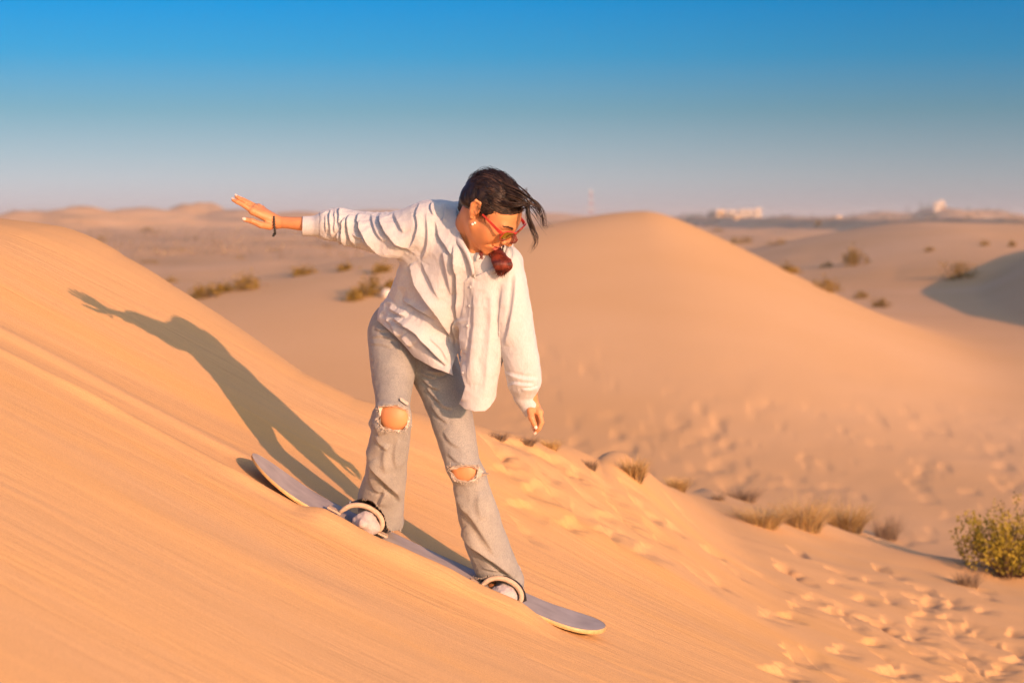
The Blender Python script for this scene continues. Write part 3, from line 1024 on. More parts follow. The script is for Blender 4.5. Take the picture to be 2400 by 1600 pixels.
def body_field(p):
    d = head_field(p)
    # neck, from the skull base down
    n1 = head_to_world((0, -0.022, -0.040))
    d = su(d, s_cone(p, n1, NECK, 0.054, 0.058), 0.022)
    d = su(d, s_cone(p, head_to_world((0.034, -0.015, -0.05)), W(1108, 585, -0.285), 0.013, 0.010), 0.02)
    # trunk
    chest = W(1075, 620, -0.165); belly = W(1020, 720, -0.06)
    t = s_cone(p, NECK + np.array([0, .02, -.03]), chest, 0.075, 0.115)
    t = su(t, s_cone(p, chest, belly, 0.11, 0.10), 0.06)
    t = su(t, s_cone(p, belly, PELV, 0.10, 0.115), 0.06)
    t = su(t, s_cone(p, SH_R + np.array([.03, .01, -.01]), SH_L + np.array([-.02, .01, 0]), 0.052, 0.054), 0.05)
    wear = np.minimum(shirt_field(p) + 0.017, jeans_field(p) + 0.010)
    # arms
    t = su(t, chain(p, [(SH_R, .050), (EL_R, .036)], .02), 0.03)
    d = su(d, chain(p, [(EL_R, .036), (W(720, 525.5, -.06), .0235), (W(668, 521.5, -.044), .0182), (WR_R, .0172)], .02), 0.015)
    t = su(t, chain(p, [(SH_L, .050), (EL_L, .036)], .02), 0.03)
    t = su(t, chain(p, [(EL_L, .036), (W(1240, 890, -.22), .027)], .02), 0.015)
    d = su(d, chain(p, [(W(1241, 905, -.217), .022), (WR_L, .0190)], .02), 0.015)
    d = su(d, hand_field(p, HAND_R), 0.006)
    d = su(d, hand_field(p, HAND_L), 0.006)
    d = su(d, np.maximum(t, wear), 0.02)
    # legs
    for H, K, A, kneecap in ((HIP_R, KN_R, AN_R, (924, 977, -0.226)), (HIP_L, KN_L, AN_L, (1091, 1104, -0.172))):
        th = H + (K - H) * 0.5
        g = chain(p, [(H, .080), (th, .066), (K, .049)], .03)
        calf = K + (A - K) * 0.35 + np.array([0, .02, 0])
        g = np.maximum(su(g, chain(p, [(K, .047), (calf, .048), (A, .030)], .03), 0.02), wear)
        kc = W(*kneecap)
        g = su(g, s_ell(p, kc + np.array([0, .018, 0]), (.046, .028, .046)), 0.014)
        g = ss(g, s_cone(p, kc + np.array([-.026, -.020, .014]), kc + np.array([-.020, -.021, -.022]), .0050, .0050), .012)
        g = ss(g, s_cone(p, kc + np.array([.024, -.021, -.010]), kc + np.array([.014, -.020, -.030]), .003, .003), .012)
        # foot
        d = su(d, g, 0.01)
        d = su(d, s_cone(p, A + np.array([-.005, .03, -.035]), A + np.array([-.01, -.08, -.05]), .024, .018), 0.02)
    return d

SKIN = None
def skin_material():
    m, nt, b = new_mat('skin')
    L = nt.links.new
    tc = nt.nodes.new('ShaderNodeTexCoord')
    n = nt.nodes.new('ShaderNodeTexNoise'); n.inputs['Scale'].default_value = 14; n.inputs['Detail'].default_value = 6
    L(tc.outputs['Object'], n.inputs['Vector'])
    r = nt.nodes.new('ShaderNodeValToRGB')
    r.color_ramp.elements[0].position = 0.32; r.color_ramp.elements[0].color = (0.54, 0.225, 0.095, 1)
    r.color_ramp.elements[1].position = 0.70; r.color_ramp.elements[1].color = (0.68, 0.300, 0.130, 1)
    L(n.outputs['Fac'], r.inputs['Fac']); L(r.outputs['Color'], b.inputs['Base Color'])
    b.inputs['Roughness'].default_value = 0.48
    b.inputs['Specular IOR Level'].default_value = 0.35
    b.inputs['Subsurface Weight'].default_value = 0.12
    b.inputs['Subsurface Radius'].default_value = (0.012, 0.004, 0.002)
    b.inputs['Subsurface Scale'].default_value = 0.6
    n2 = nt.nodes.new('ShaderNodeTexNoise'); n2.inputs['Scale'].default_value = 420; n2.inputs['Detail'].default_value = 3
    L(tc.outputs['Object'], n2.inputs['Vector'])
    bp = nt.nodes.new('ShaderNodeBump'); bp.inputs['Strength'].default_value = 0.15; bp.inputs['Distance'].default_value = 0.002
    L(n2.outputs['Fac'], bp.inputs['Height']); L(bp.outputs[0], b.inputs['Normal'])
    return m
MAT_SKIN = skin_material()
MAT_LIP = plain_mat('lips', (0.50, 0.13, 0.10), 0.38, 0.4)
MAT_BROW = plain_mat('eyebrow', (0.05, 0.028, 0.02), 0.8, 0.1)
MAT_NAIL = plain_mat('fingernail', (0.74, 0.55, 0.46), 0.22, 0.5)

rider = empty('person', (W(1010, 1290, 0.0)))
tag(rider, 'woman in a pale linen shirt and ripped jeans, one arm stretched out, riding a sandboard', 'person')

def build_body():
    V, F = surface_net(body_field, W(530, 640, -0.30) * np.array([1, 0, 0]) + np.array([-0.02, 5.75, -1.32]),
                       np.array([W(1310, 500, 0)[0] + 0.03, 6.75, 0.24]), 0.0026, 3)
    V = smooth_mesh(V, F, 2, 0.4)
    o = mesh_obj('body', V, F, MAT_SKIN, rider)
    me = o.data
    me.materials.append(MAT_LIP); me.materials.append(MAT_BROW)
    C = V[F].mean(1)
    h = world_to_head(C)
    idx = np.zeros(len(F), np.int32)
    ax = np.abs(h[:, 0])
    lip = (ax < 0.024) & (h[:, 1] > 0.074) & (h[:, 2] < -0.0560 - 0.0 * ax) & (h[:, 2] > -0.0785 + 0.35 * np.maximum(ax - 0.008, 0)) & (h[:, 2] < -0.0565)
    idx[lip] = 1
    arch = 0.0195 + 0.006 * np.sin(np.clip((ax - 0.012) / 0.040, 0, 1) * math.pi * 0.8)
    brow = (ax > 0.014) & (ax < 0.052) & (h[:, 1] > 0.045) & (np.abs(h[:, 2] - arch) < 0.0032 * (1.2 - (ax - 0.014) / 0.06))
    idx[brow] = 2
    me.polygons.foreach_set('material_index', idx)
    me.update()
    # fingernails
    for H in (HAND_R, HAND_L):
        for f in H['fingers'] + [H['thumb']]:
            a, b = _A(*f[-2][:3]), _A(*f[-1][:3])
            d = (b - a) / np.linalg.norm(b - a)
            r = f[-1][3] / 1000
            # the back of the finger: up for the stretched hand, towards the camera and right for the hanging one
            ref = np.array([0.1, -0.45, 0.9]) if H is HAND_R else np.array([0.35, -0.95, -0.1])
            if f is H['thumb']: ref = np.array([-0.1, -0.95, 0.35]) if H is HAND_R else np.array([0.1, -1.0, 0.0])
            u = ref - d * (ref @ d); u /= np.linalg.norm(u)
            w = np.cross(d, u)
            R = np.stack([d, w, u], 1)
            c = b + u * r * 0.78 + d * r * 0.15
            Vn = []; Fn = []
            for i in range(7):
                for j in range(7):
                    s, t = -1 + i / 3, -1 + j / 3
                    k = 1.0 / max(1, math.sqrt(s * s + t * t) / max(abs(s), abs(t), 1e-6)) if (s or t) else 1
                    s, t = s * k, t * k
                    Vn.append(c + R @ np.array([s * r * 0.95, t * r * 0.72, r * (0.28 - 0.30 * t * t - 0.12 * s * s)]))
            Fn = [(i * 7 + j, (i + 1) * 7 + j, (i + 1) * 7 + j + 1, i * 7 + j + 1) for i in range(6) for j in range(6)]
            nv = mesh_obj('fingernail', Vn, Fn, MAT_NAIL, o)
    return o
body = build_body()
# ------------------------------------------------------------------ clothes
def weave_mat(name, color, dark, scale, rough=0.85, bump=0.25, var=0.5, sheen=0.2):
    m, nt, b = new_mat(name)
    L = nt.links.new
    tc = nt.nodes.new('ShaderNodeTexCoord')
    n = nt.nodes.new('ShaderNodeTexNoise'); n.inputs['Scale'].default_value = 9; n.inputs['Detail'].default_value = 7; n.inputs['Roughness'].default_value = 0.65
    L(tc.outputs['Object'], n.inputs['Vector'])
    n2 = nt.nodes.new('ShaderNodeTexNoise'); n2.inputs['Scale'].default_value = scale; n2.inputs['Detail'].default_value = 2
    mp = nt.nodes.new('ShaderNodeMapping'); mp.inputs['Scale'].default_value = (1, 1, 0.35)
    L(tc.outputs['Object'], mp.inputs[0]); L(mp.outputs[0], n2.inputs['Vector'])
    mx = nt.nodes.new('ShaderNodeMix'); mx.data_type = 'FLOAT'; mx.inputs['Factor'].default_value = var
    L(n.outputs['Fac'], mx.inputs['A']); L(n2.outputs['Fac'], mx.inputs['B'])
    r = nt.nodes.new('ShaderNodeValToRGB')
    r.color_ramp.elements[0].position = 0.35; r.color_ramp.elements[0].color = (*dark, 1)
    r.color_ramp.elements[1].position = 0.65; r.color_ramp.elements[1].color = (*color, 1)
    L(mx.outputs['Result'], r.inputs['Fac']); L(r.outputs['Color'], b.inputs['Base Color'])
    b.inputs['Roughness'].default_value = rough
    b.inputs['Specular IOR Level'].default_value = 0.15
    b.inputs['Sheen Weight'].default_value = sheen
    bp = nt.nodes.new('ShaderNodeBump'); bp.inputs['Strength'].default_value = bump; bp.inputs['Distance'].default_value = 0.003
    L(n2.outputs['Fac'], bp.inputs['Height']); L(bp.outputs[0], b.inputs['Normal'])
    return m
MAT_LINEN = weave_mat('linen', (0.575, 0.575, 0.58), (0.48, 0.485, 0.495), 260, 0.9, 0.30, 0.45)
MAT_DENIM = weave_mat('denim', (0.385, 0.362, 0.322), (0.23, 0.226, 0.218), 430, 0.85, 0.32, 0.5)
MAT_TANK = weave_mat('cotton', (0.64, 0.63, 0.62), (0.58, 0.57, 0.56), 300, 0.9, 0.15, 0.4)
MAT_THREAD = plain_mat('frayed_cotton', (0.56, 0.48, 0.39), 0.9, 0.1, 0, 0.2, 150)
MAT_SEAM = plain_mat('seam_thread', (0.24, 0.20, 0.16), 0.9, 0.1)
MAT_SOCK = weave_mat('sock', (0.56, 0.47, 0.44), (0.46, 0.38, 0.36), 300, 0.95, 0.3, 0.5)
MAT_BUTTON = plain_mat('button', (0.50, 0.49, 0.48), 0.35, 0.5)

def shell(name, V, F, mat, thick, parent):
    V, F = compact(V, F)
    o = mesh_obj(name, V, F, mat, parent)
    md = o.modifiers.new('thickness', 'SOLIDIFY')
    md.thickness = thick; md.offset = -1
    return o

# ---- shirt
SHIRT_FOLDS = [
    # long diagonals of the body
    ([(963, 619), (972, 634), (999, 674), (1020, 704), (1036, 728), (1048, 752), (1058, 780), (1062, 805)], 0.026, 5, 17),
    ([(1069, 575), (1074, 609), (1078, 651), (1079, 690), (1078, 728), (1080, 742), (1090, 758)], 0.013, 4.5, 11),
    ([(1073, 745), (1072, 780), (1072, 803), (1073, 822)], 0.0155, 5, 14),
    ([(1023, 518), (1037, 556), (1056, 584), (1068, 606), (1074, 640)], 0.0109, 6, 22),
    ([(945, 702), (965, 708), (984, 719), (1008, 733), (1022, 747)], 0.014, 4.5, 14),
    ([(925, 744), (949, 757), (971, 769), (990, 782), (1000, 797), (1016, 816), (1031, 836), (1048, 856)], 0.024, 6, 18),
    ([(944, 788), (956, 800), (965, 812)], 0.0093, 6, 12),
    ([(915, 720), (935, 732), (960, 742)], 0.0093, 6, 12),
    ([(1000, 500), (1006, 540), (1004, 580), (990, 610)], 0.0078, 8, 16),
    ([(1040, 590), (1052, 640), (1060, 690)], 0.0062, 8, 18),
    ([(990, 610), (1015, 650), (1040, 700)], 0.0062, 8, 16),
    ([(1015, 790), (1040, 820), (1055, 850)], 0.0078, 6, 14),
    ([(905, 745), (925, 765), (935, 790)], 0.0078, 5, 10),
    # stretched sleeve
    ([(893, 505), (896, 514), (909, 534), (919, 549), (936, 566), (965, 583)], 0.018, 5, 13),
    ([(850, 520), (856, 537), (870, 554), (885, 575), (904, 589), (923, 596), (938, 604)], 0.020, 5, 13),
    ([(819, 505), (822, 524), (825, 543), (834, 565), (840, 577)], 0.0139, 4, 10),
    ([(812, 510), (808, 543), (811, 565), (815, 580)], 0.0139, 4, 9),
    ([(842, 500), (845, 521), (851, 542), (861, 562), (872, 580)], 0.0124, 5, 11),
    ([(833, 548), (848, 557), (861, 570), (870, 585)], 0.0078, 4, 9),
    ([(776, 492), (777, 514), (779, 537), (779, 556)], 0.0078, 5, 9),
    ([(764, 505), (766, 525), (764, 548)], 0.0047, 4, 7),
    ([(794, 545), (797, 562), (802, 574)], 0.0078, 4, 8),
    ([(797, 490), (800, 510), (799, 530)], 0.0093, 5, 10),
    ([(925, 500), (940, 525), (950, 545)], 0.0062, 7, 14),
    ([(985, 478), (978, 500), (982, 530), (975, 560), (960, 590)], 0.0070, 5, 10),
    # hanging sleeve and panel
    ([(1250, 903), (1228, 902), (1206, 899), (1190, 905)], 0.0062, 4, 8),
    ([(1262, 908), (1240, 911), (1222, 911)], 0.0047, 3, 7),
    ([(1262, 890), (1230, 888), (1200, 880), (1183, 872)], 0.0047, 5, 9),
    ([(1208, 640), (1204, 700), (1196, 760), (1186, 810)], 0.0078, 6, 14),
    ([(1110, 660), (1114, 740), (1106, 830), (1100, 900)], 0.0062, 12, 26),
    ([(1150, 680), (1150, 760), (1142, 850), (1136, 930)], 0.0062, 12, 26),
    ([(1180, 660), (1176, 730), (1168, 800), (1160, 880)], 0.0062, 9, 18),
    ([(1085, 850), (1086, 900), (1082, 940)], 0.0062, 4, 9),
    ([(1045, 478), (1044, 500), (1040, 520)], 0.0078, 4, 8),
    ([(1015, 474), (1012, 490), (1018, 505)], 0.0078, 4, 8),
    ([(870, 500), (878, 520), (890, 545), (905, 565)], 0.0062, 5, 9),
    ([(786, 492), (789, 515), (788, 545)], 0.0062, 4, 7),
]
HEM = [(700, 440), (1055, 440), (1300, 440), (1300, 1000), (1262, 952), (1233, 977), (1180, 1000),
       (1166, 925), (1159, 938), (1149, 953), (1137, 963), (1113, 964), (1089, 958), (1076, 946), (1083, 929), (1090, 905), (1085, 890), (1080, 872), (1078, 848), (1074.5, 824),
       (1066, 842), (1059, 862), (1061, 879), (1039, 870), (1016, 862), (991, 848), (970, 836), (957, 820), (942, 803), (922, 783), (901, 765), (881, 748), (872, 742),
       (800, 700), (708.5, 556), (708, 530), (709.5, 503), (700, 480)]
VNECK = [(1070, 470), (1070, 500), (1074, 530), (1081, 560), (1095, 582), (1105, 604), (1109, 630), (1110, 650), (1128, 642), (1147, 632), (1166, 612), (1180, 590), (1184, 565), (1170, 530), (1130, 490), (1100, 450)]

def build_shirt():
    V, F = surface_net(shirt_field, np.array([-0.72, 5.85, -0.72]), np.array([0.16, 6.62, 0.10]), 0.0026, 3)
    N = vert_normals(V, F)
    q = proj(V)
    front = sstep(0.15, -0.35, N[:, 1])
    disp = np.zeros(len(V))
    for pts, amp, wl, wr in SHIRT_FOLDS:
        disp += fold(q, pts, amp, wl * 0.75, wr)
    # placket: a doubled strip down the front
    pl = poly_sdf(q, [(1106, 640), (1112, 650), (1104, 720), (1098, 790), (1090, 830), (1076, 822), (1083, 770), (1090, 715), (1092, 660)])[0]
    disp += 0.0022 * sstep(1.0, -1.5, pl)
    # seam of the dropped shoulder
    for seam in ([(980, 480), (976, 520), (975, 560), (966, 600)], [(747.5, 503), (747.5, 552)]):
        L = pline(seam, 3)
        dd = np.sqrt(((q[:, None, :] - L[None, ::2]) ** 2).sum(-1)).min(1) if len(q) * len(L) < 9e6 else np.full(len(q), 99.)
        disp -= 0.0015 * np.exp(-(dd / 2.0) ** 2)
    V2 = V + N * (disp * front)[:, None]
    V2[:, 0] -= 0.6 * disp * front * (q[:, 0] < 1100)
    # crumpled linen: fine creases all over, stronger at the waist and on the stretched sleeve
    w1 = fbm(V[:, 0] * 22, V[:, 1] * 22, V[:, 2] * 13, 3, seed=101)
    w2 = 1 - np.abs(fbm(V[:, 0] * 34 + 3, V[:, 1] * 34, V[:, 2] * 20, 2, seed=111)) * 2
    w3 = 1 - 2 * np.abs(vnoise(V[:, 0] * 75, V[:, 1] * 60, V[:, 2] * 38, seed=115))
    busy = 0.5 + 0.9 * np.exp(-(((q[:, 0] - 925) / 60) ** 2 + ((q[:, 1] - 740) / 60) ** 2)) + 0.5 * sstep(960, 900, q[:, 0]) * sstep(735, 760, q[:, 0])
    back = 1 - front
    cuff = np.maximum(sstep(750, 745, q[:, 0]), sstep(930, 938, q[:, 1]) * sstep(1185, 1195, q[:, 0]))
    V2 = V2 + N * ((0.0026 * w1 + 0.0016 * w2 + 0.0009 * w3) * busy * (1 - 0.8 * cuff) + back * 0.006 * fbm(V[:, 0] * 9, V[:, 1] * 9, V[:, 2] * 4, 2, seed=121))[:, None]
    V2 = smooth_mesh(V2, F, 1, 0.25)
    q = proj(V2)
    N = vert_normals(V2, F)
    # hem, neck opening, cuffs
    c1, near = poly_sdf(q, HEM)
    tgt = shift_px(V2, near, q)
    V3, F3 = cut(V2, F, c1, tgt)
    # neck opening: through the front and the top round the neck
    q3 = proj(V3)
    c2, near2 = poly_sdf(q3, VNECK)
    infront = (V3[:, 1] < Y0 - 0.12) | True
    c2 = np.where(infront, -c2, -1.0)
    V4, F4 = cut(V3, F3, c2, shift_px(V3, near2, q3))
    # hollow tails: no inner wall behind the hanging front
    N4 = vert_normals(V4, F4)
    q4 = proj(V4)
    inner = (N4[:, 1] > 0.05) & (q4[:, 1] > 790) & (q4[:, 0] > 985) & (q4[:, 0] < 1172 + (q4[:, 1] - 800) * -0.05)
    low_back = (N4[:, 1] > -0.2) & (q4[:, 1] > 768 + 0.25 * (q4[:, 0] - 880)) & (q4[:, 0] < 1050)
    bad = inner | low_back
    F4 = F4[~bad[F4].all(1)]
    # open cuffs
    cc = V4[F4].mean(1); nn = np.cross(V4[F4[:, 2]] - V4[F4[:, 0]], V4[F4[:, 3]] - V4[F4[:, 1]])
    nn /= np.linalg.norm(nn, axis=1, keepdims=True) + 1e-12
    qc = proj(cc)
    endL = (qc[:, 0] < 712.5) & (nn[:, 0] < -0.75)
    dL = W(1250, 965, -.208) - W(1227, 930, -.214); dL /= np.linalg.norm(dL)
    endR = ((cc - W(1248.5, 963, -.2085)) @ dL > -0.001) & (nn @ dL > 0.55)
    F4 = F4[~(endL | endR)]
    return shell('shirt', V4, F4, MAT_LINEN, 0.0022, rider)
shirt = build_shirt()

def ribbon(name, rows, mat, parent, thick=0.0022):
    """Sheet lofted through rows of 3-D points, given a thickness."""
    R = [np.asarray(r, float) for r in rows]
    m = len(R[0])
    V = np.concatenate(R)
    F = [(r * m + k, r * m + k + 1, (r + 1) * m + k + 1, (r + 1) * m + k) for r in range(len(R) - 1) for k in range(m - 1)]
    o = mesh_obj(name, V, F, mat, parent)
    md = o.modifiers.new('thickness', 'SOLIDIFY'); md.thickness = thick; md.offset = 0
    return o

def build_collar():
    # the fold line runs round the neck, the outer edge lies on the shoulder
    inner = [(1112, 490, -.155), (1085, 488, -.165), (1069, 497, -.195), (1070, 516, -.232), (1077, 546, -.272), (1090, 574, -.300), (1103, 600, -.312), (1109, 624, -.314), (1110.5, 648, -.312)]
    outer = [(1090, 478, -.110), (1062, 474, -.120), (1047, 482, -.150), (1050, 512, -.210), (1058, 548, -.262), (1071, 571, -.298), (1083, 584, -.315), (1097, 612, -.322), (1107, 648, -.316)]
    I = pline([list(W(*p)) for p in inner], 0.008); m = 46
    def res(a):
        s = np.concatenate([[0], np.cumsum(np.linalg.norm(np.diff(a, axis=0), axis=1))]); t = np.linspace(0, s[-1], m)
        return np.stack([np.interp(t, s, a[:, k]) for k in range(3)], 1)
    I = res(I); O = res(pline([list(W(*p)) for p in outer], 0.008))
    up = np.array([0.002, -0.006, 0.008])
    o = ribbon('collar', [I + np.array([.006, .012, -.012]), I, I * .7 + O * .3 + up, I * .35 + O * .65 + up, O], MAT_LINEN, shirt, 0.003)
    # the other side, mostly hidden by the ponytail
    inner2 = [(1112, 490, -.155), (1150, 520, -.175), (1180, 552, -.230), (1186, 580, -.285), (1170, 612, -.312), (1147, 632, -.318)]
    outer2 = [(1120, 482, -.110), (1165, 510, -.140), (1198, 556, -.215), (1201, 590, -.290), (1184, 626, -.322), (1150, 640, -.326)]
    I2 = res(pline([list(W(*p)) for p in inner2], 0.008)); O2 = res(pline([list(W(*p)) for p in outer2], 0.008))
    ribbon('collar', [I2, I2 * .6 + O2 * .4 + up * .6, O2], MAT_LINEN, shirt, 0.003)
    for (x, y) in ((1096, 718), (1099, 672), (1093, 766), (1081, 874)):
        # buttons stand on the placket: find the front of the shirt there
        c = shirt_front(x, y)
        if c is None: continue
        V, F = tube(np.array([c + np.array([0, .001, 0]), c + np.array([0, -.0018, 0])]), [.0044, .0038], 12)
        mesh_obj('button', V, F, MAT_BUTTON, shirt, smooth=False)

def shirt_front(x, y):
    me = shirt.data
    co = np.empty(len(me.vertices) * 3, np.float32); me.vertices.foreach_get('co', co)
    v = co.reshape(-1, 3).astype(float) + np.array(rider.location)
    q = proj(v)
    m = ((q - np.array([x, y])) ** 2).sum(1) < 25
    if not m.any(): return None
    return v[m][np.argmin(v[m][:, 1])]
build_collar()

# ---- white top under the shirt
def build_top():
    f = lambda p: shirt_field(p) + 0.011
    V, F = surface_net(f, np.array([-0.24, 5.9, -0.45]), np.array([0.06, 6.45, 0.08]), 0.0035, 2)
    N = vert_normals(V, F)
    V = V + N * (0.0016 * fbm(V[:, 0] * 30, V[:, 1] * 30, V[:, 2] * 16, 2, seed=131))[:, None]
    q = proj(V)
    c, near = poly_sdf(q, [(1040, 560), (1085, 570), (1097, 585), (1110, 592), (1126, 592), (1142, 584), (1160, 572), (1200, 560), (1230, 620), (1200, 760), (1040, 760)])
    V, F = cut(V, F, c, shift_px(V, near, q))
    return shell('undershirt', V, F, MAT_TANK, 0.002, rider)
build_top()

# ---- jeans
JEANS_FOLDS = [
    ([(868, 1082), (884, 1102), (899, 1120), (914, 1138), (927, 1153), (938, 1174)], 0.0175, 6, 20),
    ([(905, 1150), (896, 1166), (888, 1184)], 0.0095, 5, 12),
    ([(858, 1050), (870, 1090), (862, 1130)], 0.0068, 8, 16),
    ([(1078, 1243), (1090, 1256), (1107, 1273), (1124, 1287), (1141, 1302), (1158, 1315), (1172, 1328), (1190, 1344), (1206, 1356)], 0.0216, 5, 26),
    ([(1064, 1140), (1089, 1190), (1111, 1218), (1141, 1266), (1160, 1300)], 0.0108, 10, 24),
    ([(985, 872), (1004, 882), (1024, 884)], 0.0068, 4, 9),
    ([(990, 888), (1010, 905), (1030, 912)], 0.0081, 4, 10),
    ([(998, 905), (1016, 928), (1034, 940)], 0.0068, 4, 10),
    ([(1012, 950), (1030, 975), (1050, 990)], 0.0054, 5, 12),
    ([(870, 790), (900, 788), (930, 800)], 0.0047, 4, 8),
    ([(868, 806), (895, 806), (920, 815)], 0.0041, 4, 8),
    ([(878, 768), (895, 775), (912, 772)], 0.0041, 4, 8),
    ([(872, 985), (884, 1000), (890, 1020)], 0.0081, 5, 10),
    ([(1050, 1060), (1070, 1080), (1090, 1086)], 0.0041, 5, 10),
    ([(868, 1120), (880, 1145), (900, 1152)], 0.0081, 6, 12),
    ([(1130, 1330), (1160, 1336), (1185, 1340)], 0.0054, 4, 8),
    ([(880, 1020), (892, 1040), (910, 1052)], .006, 5, 12),
    ([(935, 1030), (925, 1060), (928, 1095)], .006, 7, 14),
    ([(1000, 868), (1030, 876), (1055, 868)], .008, 4, 9),
    ([(1018, 930), (1042, 952), (1060, 956)], .006, 5, 12),
    ([(1040, 1010), (1058, 1036), (1078, 1046)], .005, 6, 12),
    ([(1072, 1160), (1080, 1185), (1096, 1200)], .007, 5, 12),
    ([(1125, 1150), (1120, 1180), (1128, 1215)], .005, 8, 16),
    ([(905, 1040), (900, 1075), (906, 1105)], .005, 8, 16),
]
KNEE_R = [(889, 951), (900, 949), (915, 948.5), (934, 950), (948, 956), (957, 965), (959, 980), (957, 998), (947, 1007), (930, 1011), (912, 1009), (897, 1007), (889, 998), (886, 980), (886, 962)]
KNEE_L = [(1052, 1094), (1066, 1092), (1085, 1090), (1105, 1091), (1122, 1092), (1130, 1100), (1127, 1112), (1118, 1122), (1102, 1128), (1085, 1130), (1068, 1124), (1058, 1112), (1052, 1103)]
JEANS_KEEP = [(840, 700), (1140, 700), (1170, 1000), (1260, 1300), (1229, 1374), (1222, 1380), (1208, 1368), (1196, 1360), (1176, 1350), (1150, 1347), (1128, 1354), (1112, 1352), (1040, 1250), (985, 1000),
              (980, 1200), (950, 1236), (935, 1242), (915, 1244), (908, 1236), (902, 1210), (888, 1188), (872, 1174), (850, 1167), (830, 1172), (822, 1166), (800, 1100)]

def build_jeans():
    V, F = surface_net(jeans_field, np.array([-0.56, 5.95, -1.32]), np.array([0.12, 6.66, -0.22]), 0.003, 3)
    N = vert_normals(V, F); q = proj(V)
    front = sstep(0.15, -0.35, N[:, 1])
    disp = np.zeros(len(V))
    for pts, amp, wl, wr in JEANS_FOLDS:
        disp += fold(q, pts, amp, wl * 0.75, wr)
    # side seams
    for seam in ([(869, 800), (872, 860), (884, 930)], [(1078, 1190), (1092, 1260), (1122, 1340)]):
        L = pline(seam, 6)
        dd = np.full(len(q), 99.)
        m = (q[:, 0] > L[:, 0].min() - 20) & (q[:, 0] < L[:, 0].max() + 20)
        dd[m] = np.sqrt(((q[m][:, None, :] - L[None]) ** 2).sum(-1)).min(1)
        disp += 0.0016 * np.exp(-(dd / 3.0) ** 2)
    # rims of the torn knees stand off a little
    for K in (KNEE_R, KNEE_L):
        c, _ = poly_sdf(q, K)
        disp += 0.006 * np.exp(-(np.maximum(c, 0) / 7.0) ** 2) * (c > -8)
    V = V + N * (disp * front + (0.0022 * fbm(V[:, 0] * 20, V[:, 1] * 20, V[:, 2] * 12, 3, seed=141)) + (1 - front) * 0.005 * fbm(V[:, 0] * 8, V[:, 1] * 8, V[:, 2] * 6, 2, seed=151))[:, None]
    V = smooth_mesh(V, F, 1, 0.35)
    q = proj(V); N = vert_normals(V, F)
    c, near = poly_sdf(q, JEANS_KEEP)
    V, F = cut(V, F, c, shift_px(V, near, q))
    for K in (KNEE_R, KNEE_L):
        q = proj(V)
        N = vert_normals(V, F)
        jag = 1.6 * vnoise(q[:, 0] * 0.35, q[:, 1] * 0.35, seed=161)
        c, near = poly_sdf(q, K)
        c = np.where(N[:, 1] < 0.25, -(c + jag), -1.0)
        V, F = cut(V, F, c, None)
    # small slit above the knee
    q = proj(V); N = vert_normals(V, F)
    c, near = poly_sdf(q, [(936, 932), (940, 932), (948, 938), (957, 943), (957, 949), (953, 950), (946, 944), (938, 938)])
    V, F = cut(V, F, np.where(N[:, 1] < 0.2, -c, -1.0), shift_px(V, near, q))
    return shell('jeans', V, F, MAT_DENIM, 0.003, rider)
jeans = build_jeans()

def surf_front(obj, x, y, r=5):
    me = obj.data
    co = np.empty(len(me.vertices) * 3, np.float32); me.vertices.foreach_get('co', co)
    v = co.reshape(-1, 3).astype(float) + np.array(rider.location)
    q = proj(v)
    m = ((q - np.array([x, y])) ** 2).sum(1) < r * r
    if not m.any(): return None
    return v[m][np.argmin(v[m][:, 1])]

